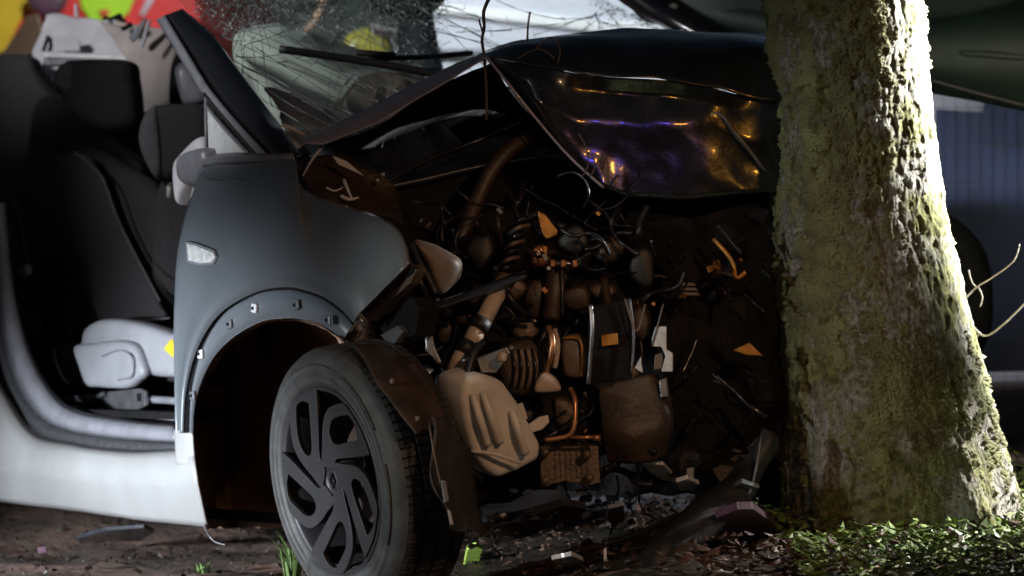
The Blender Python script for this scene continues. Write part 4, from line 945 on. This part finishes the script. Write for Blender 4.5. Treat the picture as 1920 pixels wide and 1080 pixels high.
# torn rear roof trim and pillars
trim = loft('rear_pillar_trim', [[P(86, 24, 10.2), P(120, 32, 10.2), P(165, 38, 10.15), P(205, 44, 10.1)], [P(80, 60, 10.2), P(120, 62, 10.15), P(180, 70, 10.1), P(225, 85, 10.05)], [P(70, 105, 10.15), P(120, 104, 10.1), P(190, 104, 10.05), P(248, 108, 10.0)], [P(100, 165, 10.0), P(140, 165, 10.0), P(200, 165, 10.0), P(262, 150, 9.95)]], 'trim_light', car, n=30, rows=16, thick=0.02, jitter=0.02)
prism('side_glass_pane', px([(92, 68), (132, 66), (150, 78), (150, 96), (84, 96)], 10.0), 'trim_light', trim, 0.01)
tube('pane_gasket', [P(90, 68, 9.99), P(86, 82, 9.98), P(81, 96, 9.98)], 0.006, 'matte_black', trim, 6)
tube('parcel_rail', [P(82, 104, 9.95), P(160, 106, 9.95), P(245, 110, 9.92)], 0.012, 'white_plastic', trim, 8)
tube('parcel_rail', [P(82, 118, 9.92), P(160, 119, 9.92), P(245, 121, 9.9)], 0.014, 'seal', trim, 8)
loft('rear_door_pillar', [[P(196, 44, 9.9), P(240, 52, 9.85), P(290, 60, 9.8), P(335, 72, 9.75)], [P(226, 80, 9.85), P(262, 86, 9.8), P(300, 92, 9.75), P(338, 95, 9.7)], [P(252, 135, 9.8), P(280, 138, 9.75), P(310, 140, 9.7), P(338, 140, 9.65)], [P(264, 240, 9.75), P(290, 240, 9.7), P(320, 238, 9.65), P(345, 235, 9.6)], [P(270, 340, 9.75), P(290, 340, 9.7), P(320, 340, 9.65), P(350, 340, 9.6)]], 'trim_taupe', car, n=30, rows=20, thick=0.03, jitter=0.012)
prism('torn_lining', px([(262, 88), (275, 40), (284, 36), (276, 62), (268, 90)], 9.6), 'trim_light', car, 0.02)
prism('torn_lining', px([(240, 70), (268, 36), (276, 34), (262, 66), (248, 80)], 9.65), 'seal', car, 0.02)
prism('torn_lining', px([(138, 30), (139, 6), (144, 8), (148, 34)], 9.9), 'trim_light', car, 0.015)
for x, y, m in ((218, 33, 'matte_black'), (208, 40, 'white_plastic'), (228, 46, 'beige_hose'), (238, 50, 'matte_black'), (205, 38, 'matte_black'), (226, 36, 'matte_black')):
    boxo('cut_roof_scrap', P(x, y, 9.7), (0.04, 0.03, 0.016), m, car, Matrix.Rotation(random.uniform(-.6, .6), 3, 'Y'), 0.004)
pillow('far_trim', px([(330, 130), (350, 118), (388, 150), (390, 190), (350, 198), (336, 170)], 9.4), 'seal', car, 0.1)
pillow('far_trim', px([(325, 110), (400, 120), (420, 260), (330, 260)], 9.55), 'matte_black', car, 0.06)
pillow('rear_quarter_lining', px([(50, 104), (130, 112), (160, 150), (170, 215), (90, 230), (50, 190)], 10.4), 'matte_black', car, 0.08)
# airbag and dashboard behind the screen
pillow('airbag', px([(440, 85), (455, 58), (500, 50), (560, 58), (640, 85), (720, 118), (800, 150), (820, 200), (760, 260), (640, 300), (560, 300), (500, 200), (450, 130)], 8.75), 'airbag', car, 0.28, n=72, rough=0.02, flat=0.3)
pillow('dashboard', [P(x, y, 8.35) for x, y in ((525, 215), (548, 196), (595, 200), (630, 222), (650, 262), (600, 300), (560, 290))], 'dash', car, 0.16, rough=0.02)
pillow('dashboard_scrap', px([(498, 168), (520, 162), (560, 185), (600, 222), (560, 232), (525, 205)], 8.3), 'brown_red', car, 0.06, rough=0.02)
pillow('dashboard', [P(x, y, 8.5) for x, y in ((640, 158), (690, 142), (800, 152), (790, 185), (710, 215), (655, 205))], 'dash', car, 0.10, rough=0.03)
tube('dash_strip', [P(672, 145, 8.4), P(650, 170, 8.38), P(630, 205, 8.36)], 0.01, 'airbag', car, 6)
tube('pale_twist', [P(527, 234, 7.6), P(545, 240, 7.6), P(572, 254, 7.6)], 0.005, 'beige_hose', car, 6)
loft('far_door_pillar', [[P(735, -30, 9.35), P(745, 40, 9.3), P(742, 130, 9.25)], [P(790, -30, 9.3), P(800, 40, 9.25), P(822, 130, 9.2)]], 'dark_teal', car, n=16, thick=0.06)
# ---- far front door, swung open behind the trunk
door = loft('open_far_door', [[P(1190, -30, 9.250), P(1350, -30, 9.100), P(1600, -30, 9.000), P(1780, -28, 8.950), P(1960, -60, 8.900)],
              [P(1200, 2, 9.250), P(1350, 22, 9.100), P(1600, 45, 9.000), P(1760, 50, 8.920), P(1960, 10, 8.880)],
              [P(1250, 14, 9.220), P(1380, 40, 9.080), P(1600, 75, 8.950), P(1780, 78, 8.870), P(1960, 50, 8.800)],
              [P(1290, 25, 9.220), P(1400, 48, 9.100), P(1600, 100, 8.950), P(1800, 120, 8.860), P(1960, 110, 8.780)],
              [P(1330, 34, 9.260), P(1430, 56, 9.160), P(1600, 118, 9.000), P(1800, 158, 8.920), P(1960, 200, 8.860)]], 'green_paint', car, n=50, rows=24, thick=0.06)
tube('belt_moulding', [P(1735, 45, 8.900), P(1790, 44, 8.880), P(1860, 28, 8.860), P(1950, -2, 8.840)], 0.012, 'black_plastic', door, 8)
tube('belt_moulding', [P(1735, 55, 8.880), P(1800, 52, 8.850), P(1870, 36, 8.830), P(1950, 10, 8.810)], 0.004, 'galvanised', door, 6)
for x, y, l in ((1750, 8, 12), (1790, 6, 18), (1815, 8, 10), (1848, 4, 10), (1872, 2, 8), (1222, 6, 8), (1262, 12, 12), (1300, 22, 6)):
    prism('window_shard', px([(x - l, y), (x, y - 6), (x + l, y - 2), (x + l * .4, y + 5)], 8.9 if x > 1500 else 9.1), 'shard', door, 0.006)
tube('door_edge', [P(1740, 148, 8.860), P(1810, 168, 8.840), P(1950, 205, 8.800)], 0.010, 'black_plastic', door, 8)
loft('door_crease', [[P(1790, 88, 8.835), P(1860, 92, 8.790), P(1960, 96, 8.760)], [P(1800, 100, 8.800), P(1870, 104, 8.765), P(1960, 112, 8.730)], [P(1800, 108, 8.840), P(1870, 116, 8.800), P(1960, 128, 8.770)]], 'green_paint', door, n=20, rows=8, thick=0.01)
# far side wheel-arch trim hanging behind the trunk
pillow('crushed_far_fender', px([(1720, 400), (1790, 410), (1845, 470), (1860, 560), (1850, 640), (1800, 700), (1740, 660)], 8.95), 'matte_black', car, 0.16)
pillow('far_bumper_corner', px([(1800, 640), (1830, 640), (1850, 700), (1862, 790), (1880, 880), (1830, 860), (1790, 700)], 8.0), 'seal', car, 0.06)

# ================================================================== THINGS LYING ON OR BY THE CAR
def scrap(name, pts, d, m, label, cat='debris', thick=0.012, slant=(0, 0), bev=0.002, group=None):
    o = prism(name, px(pts, d, slant), m, None, thick, None, bev); return tag(o, label, cat, group)
scrap('bumper_strip', [(900, 1010), (930, 985), (985, 975), (1040, 970), (1025, 990), (1000, 1005), (940, 1016)], 7.45, 'shard_dark', 'long grey torn bumper strip lying below the reservoir', thick=0.03, slant=(0.05, 0.3))
scrap('glass_sliver', [(1200, 868), (1245, 872), (1262, 890), (1266, 905), (1240, 900), (1215, 884)], 7.35, 'shard', 'bluish white lamp glass sliver below the brown splash plate', slant=(0.1, 0.4))
scrap('lamp_shell', [(1250, 868), (1275, 858), (1304, 862), (1308, 878), (1290, 890), (1262, 888)], 7.40, 'steel', 'crumpled pale green lamp shell beside a white glass sliver', thick=0.02, slant=(-0.2, 0.3))
scrap('metal_tab', [(1287, 878), (1302, 876), (1300, 905), (1290, 918), (1286, 905)], 7.36, 'steel', 'narrow upright metal tab hanging under the lamp shell')
scrap('perforated_plate', [(1345, 945), (1360, 925), (1390, 905), (1424, 916), (1405, 928), (1380, 948)], 7.25, 'steel', 'perforated silver metal plate lying left of the trunk base', thick=0.012, slant=(0.0, 0.5))
scrap('mauve_panel', [(1342, 972), (1385, 955), (1412, 955), (1455, 985), (1462, 1010), (1385, 1008), (1352, 990)], 7.2, 'mauve', 'smooth mauve plastic panel lying against the trunk base', thick=0.02, slant=(0.1, 0.6))
scrap('lime_scrap', [(876, 1030), (892, 1024), (906, 1030), (900, 1050), (888, 1070), (868, 1066)], 7.9, 'lime', 'lime green torn plastic scrap beside the burst tyre', slant=(0, 0.6))
scrap('torn_foil', [(1034, 1050), (1056, 1046), (1072, 1042), (1094, 1052), (1088, 1068), (1062, 1066)], 7.05, 'shard', 'crumpled pale foil scrap on the dark soil below the engine', slant=(0.1, 0.8))
scrap('thin_splinter', [(1131, 1030), (1137, 1026), (1138, 1048), (1132, 1062)], 7.1, 'shard', 'thin upright white splinter stuck in the soil')
scrap('cloth_rag', [(145, 1010), (200, 995), (270, 990), (290, 998), (262, 1016), (200, 1015), (150, 1020)], 8.45, 'shard_dark', 'dark wet rag on the soil under the side sill', slant=(0, 0.9))
scrap('pink_scrap', [(70, 1026), (86, 1024), (88, 1036), (72, 1038)], 8.2, 'mauve', 'tiny pinkish scrap on the soil under the sill', thick=0.008)
scrap('broken_panel', [(1335, 880), (1395, 845), (1425, 815), (1430, 830), (1405, 870), (1350, 905)], 7.5, 'brown_plastic', 'long brown broken panel leaning towards the trunk', thick=0.02)
bb = loft('bumper_beam', [[P(1150, 1085, 6.98), P(1250, 1010, 7.08), P(1345, 925, 7.2), P(1400, 860, 7.28), P(1424, 812, 7.32)], [P(1185, 1095, 6.95), P(1275, 1015, 7.05), P(1362, 935, 7.17), P(1412, 872, 7.26), P(1434, 822, 7.31)], [P(1225, 1100, 6.98), P(1300, 1028, 7.08), P(1380, 950, 7.2), P(1424, 885, 7.28), P(1438, 835, 7.33)]], 'black_plastic', None, n=40, rows=8, thick=0.02, jitter=0.03)
tag(bb, 'long dark bumper beam rising from the soil toward the trunk', 'bumper')
scrap('lamp_lens', [(1268, 905), (1290, 898), (1312, 908), (1300, 922), (1275, 920)], 7.2, 'shard', 'clear broken lamp lens resting beside the bumper beam', slant=(0.1, 0.5))
scrap('bent_bracket', [(1140, 955), (1170, 948), (1172, 975), (1150, 990), (1138, 975)], 7.2, 'steel', 'bent silver bracket lying under the engine sump', slant=(0.1, 0.5))
scrap('grille_piece', [(1000, 965), (1060, 948), (1100, 955), (1085, 975), (1030, 985)], 7.3, 'shard_dark', 'broken black grille piece lying below the copper pipe', thick=0.02, slant=(0.1, 0.6))
t = tube('bent_trim', [P(1405, 930, 7.2), P(1418, 880, 7.2), P(1426, 830, 7.22), P(1430, 815, 7.24)], 0.004, 'galvanised'); tag(t, 'thin bent silver trim standing beside the trunk base', 'debris')
t = tube('long_trim', [P(1170, 1055, 7.0), P(1230, 1030, 7.05), P(1290, 995, 7.15), P(1345, 985, 7.2)], 0.007, 'shard_dark'); tag(t, 'long dark glossy trim strip lying on the soil toward the trunk', 'debris')
t = tube('long_trim', [P(1130, 1020, 7.1), P(1200, 1000, 7.15), P(1270, 965, 7.25)], 0.008, 'black_gloss'); tag(t, 'short black trim strip lying under the engine sump', 'debris')
kinds = [('shard', 'white glassy'), ('steel', 'silver metal'), ('shard_dark', 'dark glossy'), ('black_gloss', 'black plastic')]
rnd = random.Random(5)
for k in range(90):
    x = rnd.uniform(880, 1450); y = rnd.uniform(920, 1075)
    m, w_ = kinds[min(3, int(rnd.random() ** 0.7 * 4))]
    d = 7.0 + (1080 - y) / 160 * 0.55 + rnd.uniform(-.05, .05)
    s = rnd.uniform(3, 9 if m in ('shard', 'steel') else 18); a0 = rnd.uniform(0, 6.28)
    q = [(x + math.cos(a0 + k2 * 1.57) * s * rnd.uniform(.5, 1.6), y + math.sin(a0 + k2 * 1.57) * s * rnd.uniform(.3, .8)) for k2 in range(4)]
    o = scrap('debris_shard', q, d, m, '%s splinter in the litter of debris below the engine' % w_, 'debris', 0.006, (rnd.uniform(-.5, .5), rnd.uniform(.2, 1.2)), 0.001, '%s splinters below the engine' % w_)
# twigs
t = tube('fallen_twig', [P(918, -5, 7.5), P(907, 22, 7.5), P(908, 50, 7.5), P(904, 75, 7.49), P(908, 110, 7.42), P(912, 170, 7.33), P(912, 226, 7.33)], 0.0055, 'twig', None, 6, 0.6); tag(t, 'tall dark forked twig standing up from the buckled hood edge', 'twig')
tube('side_shoot', [P(898, 36, 7.5), P(901, 48, 7.5), P(905, 60, 7.495)], 0.003, 'twig', t, 6)
t = tube('fallen_twig', [P(994, 22, 7.55), P(990, 48, 7.55), P(989, 76, 7.5)], 0.003, 'twig', None, 6); tag(t, 'short thin twig on top of the hood crease', 'twig')
for k, pts in enumerate((((1000, 96), (1032, 70), (1050, 92), (1046, 118)), ((970, 110), (1010, 92), (1040, 110)), ((1085, 250), (1100, 280), (1102, 312), (1092, 330)), ((1108, 330), (1124, 300), (1138, 300), (1140, 345)))):
    t = tube('fallen_twig', [P(x, y, 7.32 + 0.0 * k) for x, y in pts], 0.0022, 'twig', None, 6)
    tag(t, ['bent brown stalk lying over the hood ridge', 'low brown stalk flat on the hood ridge', 'curved stalk on the black folded hood face', 'arched grass stalk at the hood tip'][k], 'twig')
tw = thing('bare_twig', 'pale bare forked twig growing beside the right of the trunk', 'twig', P(1795, 620, 7.9))
tube('stem', [P(1795, 575, 7.9), P(1830, 540, 7.9), P(1862, 520, 7.88), P(1900, 490, 7.86), P(1912, 458, 7.85)], 0.0032, 'twig_pale', tw, 6, 0.5)
tube('stem', [P(1797, 585, 7.9), P(1822, 610, 7.9), P(1848, 630, 7.88), P(1885, 605, 7.86), P(1925, 565, 7.84)], 0.0035, 'twig_pale', tw, 6, 0.6)
tube('shoot', [P(1832, 540, 7.9), P(1822, 528, 7.9), P(1816, 506, 7.9)], 0.002, 'twig_pale', tw, 6)
tube('shoot', [P(1834, 538, 7.9), P(1842, 556, 7.9), P(1838, 575, 7.9)], 0.002, 'twig_pale', tw, 6)
tube('shoot', [P(1838, 622, 7.9), P(1830, 635, 7.9), P(1823, 650, 7.9)], 0.002, 'twig_pale', tw, 6)

# ================================================================== VEGETATION
def ground_cover():
    bag = Bag(); brown = Bag(); rnd = random.Random(9)
    made = 0
    while made < 17000:
        x = rnd.uniform(0.35, 2.2); y = rnd.uniform(6.45, 8.7)
        den = noise.noise(Vector((x * 3, y * 3, 2)))
        if (Vector((x, y)) - Vector((1.08, TD))).length < 0.26: continue
        if x < 0.62 and rnd.random() < 0.75: continue
        if den + 0.6 * noise.noise(Vector((x * 9, y * 9, 7))) < -0.22: continue
        z = ground_z(x, y) + rnd.random() ** 1.6 * (0.085 if x < 1.35 else 0.15) * (1 + 0.6 * den)
        s = rnd.uniform(0.008, 0.018) * (1.8 if rnd.random() < 0.15 else 1); an = rnd.uniform(0, 6.28)
        d = Vector((math.cos(an), math.sin(an), rnd.uniform(-0.5, 0.6))).normalized(); e = d.cross(Vector((rnd.uniform(-.5, .5), rnd.uniform(-.5, .5), 1))).normalized()
        p = Vector((x, y, z)); nn = d.cross(e)
        v = [p - d * s, p + e * s * 0.55 + nn * s * .2, p + d * s * 1.1, p - e * s * 0.55 + nn * s * .2]
        b = brown if (x < 0.66 or rnd.random() < 0.18) else bag
        b.add(v, [(0, 1, 2), (0, 2, 3)])
        if rnd.random() < 0.06:
            q = Vector((x + rnd.uniform(-.01, .01), y, ground_z(x, y))); h = Vector((0.0012, 0, 0))
            b.add([q - h, q + h, p], [(0, 1, 2)])
        made += 1
    for k in range(1800):            # dead leaves and clods in front of the wreck
        x = rnd.uniform(-0.3, 1.1); y = rnd.uniform(6.9, 9.0); p = Vector((x, y, ground_z(x, y) + rnd.uniform(0, 0.03)))
        s = rnd.uniform(0.004, 0.016); v = [p + Vector((rnd.uniform(-1, 1), rnd.uniform(-1, 1), rnd.uniform(-.6, .6))) * s for q in range(4)]
        brown.add(v, [(0, 1, 2), (0, 2, 3), (0, 1, 3)])
    crumbs = Bag()
    for k in range(2600):
        x = rnd.uniform(-2.4, -0.1); y = rnd.uniform(7.6, 11.2); p = Vector((x, y, ground_z(x, y) + 0.018 * noise.fractal(Vector((x * 4, y * 4, 0)), 1, 2, 4) + rnd.uniform(-.004, 0.012)))
        s = rnd.uniform(0.004, 0.013) * (1.6 if rnd.random() < 0.1 else 1); v = [p + Vector((rnd.uniform(-1, 1), rnd.uniform(-1, 1), rnd.uniform(-.7, .9))) * s for q in range(5)]
        crumbs.add(v, [(0, 1, 2), (0, 2, 3), (0, 1, 3), (1, 2, 4), (2, 3, 4), (1, 3, 4)])
    o = crumbs.build('soil_crumbs', 'verge', None, False); o['kind'] = 'stuff'; o['label'] = 'loose crumbs of soil and bark under the car'; o['category'] = 'soil'
    o = bag.build('ground_cover', 'leaf', None, False); o['kind'] = 'stuff'; o['label'] = 'green leafy ground cover round the trunk base'; o['category'] = 'ground cover'
    o = brown.build('leaf_litter', 'leaf_brown', None, False); o['kind'] = 'stuff'; o['label'] = 'brown dead leaves strewn left of the trunk base'; o['category'] = 'leaf litter'
ground_cover()
def tuft(base, h, n, label, seed):
    bag = Bag(); rnd = random.Random(seed)
    for k in range(n):
        a = rnd.uniform(0, 6.28); lean = rnd.uniform(0.2, 0.9); hh = h * rnd.uniform(0.5, 1)
        d = Vector((math.cos(a), math.sin(a), 0)); s = d.cross(Z) * 0.0028
        p0 = base + d * rnd.uniform(0, 0.02); p1 = p0 + Z * hh * 0.6 + d * hh * lean * 0.3; p2 = p0 + Z * hh * 0.85 + d * hh * lean
        bag.add([p0 - s, p0 + s, p1 + s * .8, p1 - s * .8, p2], [(0, 1, 2, 3), (3, 2, 4)])
    o = bag.build('grass_tuft', 'grass', None, False); return tag(o, label, 'grass tuft')
tuft(Vector((P(548, 1080, 7.75).x, 7.75, ground_z(-0.6, 7.75) - 0.0)), 0.17, 90, 'spiky green grass tuft growing behind the flat tyre', 1)
tuft(Vector((P(380, 1080, 7.95).x, 7.95, 0)), 0.05, 40, 'low grass tuft on the soil below the fender', 2)

# ================================================================== BACKGROUND
# emergency vehicle with chevron rear
DV = 15.0
ev = thing('emergency_vehicle', 'red emergency vehicle with yellow and lime reflective chevrons behind the car', 'vehicle', (-2.4, DV + 1, 0))
def vp(x, y, d=DV): return P(x, y, d)
bx0, bx1 = vp(-420, 0).x, vp(372, 0).x
boxo('body', ((bx0 + bx1) / 2, DV + 2.62, 1.5), (bx1 - bx0, 5.0, 2.5), 'red', ev, None, 0.06)
def stripe(pts, m): return prism('chevron_stripe', [vp(x, y, DV + 0.095) for x, y in pts], m, ev, 0.02, None, 0.002)
stripe(((-300, 420), (-40, 190), (58, 0), (72, -90), (-300, -90)), 'amber_yellow')
stripe(((142, -120), (152, 12), (170, 38), (222, 40), (240, 24), (300, -120)), 'lime_reflective')
stripe(((-300, 900), (-100, 520), (60, 300), (60, 420), (-120, 760)), 'lime_reflective')
stripe(((100, 700), (260, 420), (400, 300), (400, 430), (240, 700)), 'amber_yellow')
prism('stencil_mark', [vp(x, y, DV + 0.07) for x, y in ((186, 18), (204, 18), (204, 24), (197, 32), (192, 30))], 'red', ev, 0.01, None, 0.001)
prism('pink_stripe', [vp(x, y, DV + 0.08) for x, y in ((262, 28), (270, 30), (300, -20), (288, -30))], 'trim_light', ev, 0.01, None, 0.001)
pillow('tail_lamp', px([(55, -10), (120, -16), (122, 14), (96, 34), (62, 22)], DV + 0.02), 'mauve', ev, 0.12)
for x in (-300, 250):
    c = vp(x, 0, DV + 0.8); tube('wheel', [Vector((c.x - 0.13, c.y, 0.45)), Vector((c.x + 0.13, c.y, 0.45))], 0.45, 'tread', ev, 24)
pole = prism('leaning_board', px([(-30, 120), (10, 92), (50, 30), (70, 26), (78, 60), (70, 140), (-20, 150)], 11.6), 'tan', None, 0.05); tag(pole, 'dark brown leaning board beside the torn rear trim', 'board')
strap = tube('brown_hose', [P(560, 72, 11.4), P(590, 40, 11.4), P(618, -30, 11.5), P(640, -120, 11.6)], 0.016, 'tan'); tag(strap, 'brown diagonal hose seen through the cracked windscreen', 'hose')
# white van
van = thing('white_van', 'white van with a bright side stripe behind the windscreen', 'van', (1.9, 14, 0))
vx0 = P(770, 0, 13.4).x
bd = boxo('body', (vx0 + 2.7, 14.4, 1.38), (5.4, 1.95, 2.1), 'van_white', van, None, 0.12)
prism('side_stripe', [P(815, 6, 13.40), P(815, 22, 13.40), P(960, 40, 13.40), P(1130, 60, 13.40), P(1500, 66, 13.40), P(1500, 48, 13.40), P(1130, 40, 13.40), P(960, 20, 13.40)], 'white_band', van, 0.03, Vector((0, 1, 0)), 0.002)
prism('side_window', [P(1500, -60, 13.41), P(1900, -60, 13.41), P(1900, -350, 13.41), P(1500, -350, 13.41)], 'glass_dark', van, 0.04, Vector((0, 1, 0)), 0.004)
tube('door_rail', [P(820, 100, 13.405), P(1600, 104, 13.405)], 0.02, 'seal', van, 8)
for x in (vx0 + 0.9, vx0 + 4.3):
    tube('wheel', [Vector((x, 13.36, 0.33)), Vector((x, 13.6, 0.33))], 0.33, 'tread', van, 24)
# firefighter beyond the car
def person():
    root = thing('person', 'person in dark jacket wearing a yellow helmet with a white visor mount', 'person', P(700, 540, 11.0).to_tuple()[:2] + (0,))
    bx, by = root.location.x, 11.0
    top = CAMH + (540 - 56) / FPX * 11.0
    me = bpy.data.meshes.new('body')
    k = top / 1.80
    J_ = {'pel': (0, 0, .95), 'ch': (0, -.02, 1.30), 'nk': (0, -.03, 1.50), 'hd': (0, -.05, 1.60), 'ht': (0, -.05, 1.72), 'sl': (-.19, 0, 1.42), 'el': (-.27, -.02, 1.13), 'wl': (-.20, -.22, .98), 'hl': (-.17, -.30, .96),
          'sr': (.19, 0, 1.42), 'er': (.28, -.02, 1.13), 'wr': (.20, -.22, .98), 'hr': (.17, -.30, .96), 'tl': (-.10, 0, .9), 'kl': (-.12, -.02, .50), 'al': (-.12, .02, .09), 'fl': (-.13, -.14, .04), 'tr': (.10, 0, .9), 'kr': (.13, -.02, .50), 'ar': (.13, .02, .09), 'fr': (.14, -.14, .04)}
    E = [('pel', 'ch'), ('ch', 'nk'), ('nk', 'hd'), ('hd', 'ht'), ('ch', 'sl'), ('sl', 'el'), ('el', 'wl'), ('wl', 'hl'), ('ch', 'sr'), ('sr', 'er'), ('er', 'wr'), ('wr', 'hr'), ('pel', 'tl'), ('tl', 'kl'), ('kl', 'al'), ('al', 'fl'), ('pel', 'tr'), ('tr', 'kr'), ('kr', 'ar'), ('ar', 'fr')]
    rad = {'pel': .16, 'ch': .17, 'nk': .065, 'hd': .09, 'ht': .085, 'sl': .085, 'sr': .085, 'el': .06, 'er': .06, 'wl': .04, 'wr': .04, 'hl': .04, 'hr': .04, 'tl': .1, 'tr': .1, 'kl': .075, 'kr': .075, 'al': .055, 'ar': .055, 'fl': .045, 'fr': .045}
    names = list(J_); me.from_pydata([(bx + J_[q][0] * k, by + J_[q][1] * k, J_[q][2] * k) for q in names], [(names.index(a), names.index(b)) for a, b in E], [])
    me.materials.append(MATS['dark_teal'])
    o = bpy.data.objects.new('body', me); col.objects.link(o)
    md = o.modifiers.new('skin', 'SKIN')
    for i, q in enumerate(names):
        me.skin_vertices[0].data[i].radius = (rad[q] * k, rad[q] * k)
    me.skin_vertices[0].data[0].use_root = True
    s = o.modifiers.new('sub', 'SUBSURF'); s.levels = 2; s.render_levels = 2
    attach(o, root)
    f = pillow('face', px([(668, 100), (672, 140), (690, 165), (715, 165), (730, 140), (734, 100)], 10.86), 'skin', root, 0.12)
    hel = pillow('helmet', px([(642, 94), (650, 70), (670, 56), (700, 50), (726, 62), (742, 90), (748, 122), (712, 124), (676, 116), (650, 106)], 10.86), 'helmet', root, 0.24, flat=0.4)
    m = prism('visor_mount', px([(690, 38), (697, 42), (744, 52), (740, 68), (700, 66), (692, 50)], 10.7), 'white_plastic', root, 0.04)
    prism('visor', px([(699, 55), (736, 58), (733, 65), (701, 63)], 10.69), 'mauve', root, 0.01, None, 0.001)
person()
# mesh fence with blue sheeting
fen = thing('mesh_fence', 'wire mesh site fence hung with blue sheeting behind the trunk', 'fence', (2.6, 10.2, 0))
prism('blue_sheet', [P(1755, 205, 10.25), P(1842, 210, 10.25), P(1848, 185, 10.25), P(2300, 180, 10.25), P(2300, 690, 10.25), P(1740, 700, 10.25)], 'tarpaulin', fen, 0.01, None, 0.001)
mesh = Bag()
for k in range(40):
    x = 1700 + k * 23; v, f = tube_data([P(x, 120, 10.2), P(x, 900, 10.2)], 0.0009, 5, 1, False); mesh.add(v, f)
for k in range(11):
    y = 130 + k * 72; v, f = tube_data([P(1700, y, 10.2), P(2600, y, 10.2)], 0.0015, 5, 1, False); mesh.add(v, f)
o = mesh.build('wire_mesh', 'galvanised', fen); o['kind'] = 'stuff'
for x in (1695, 2610): tube('fence_post', [P(x, 100, 10.2), Vector((P(x, 0, 10.2).x, 10.2, 0))], 0.02, 'galvanised', fen, 8)
tube('top_rail', [P(1695, 110, 10.2), P(2610, 110, 10.2)], 0.02, 'galvanised', fen, 8)
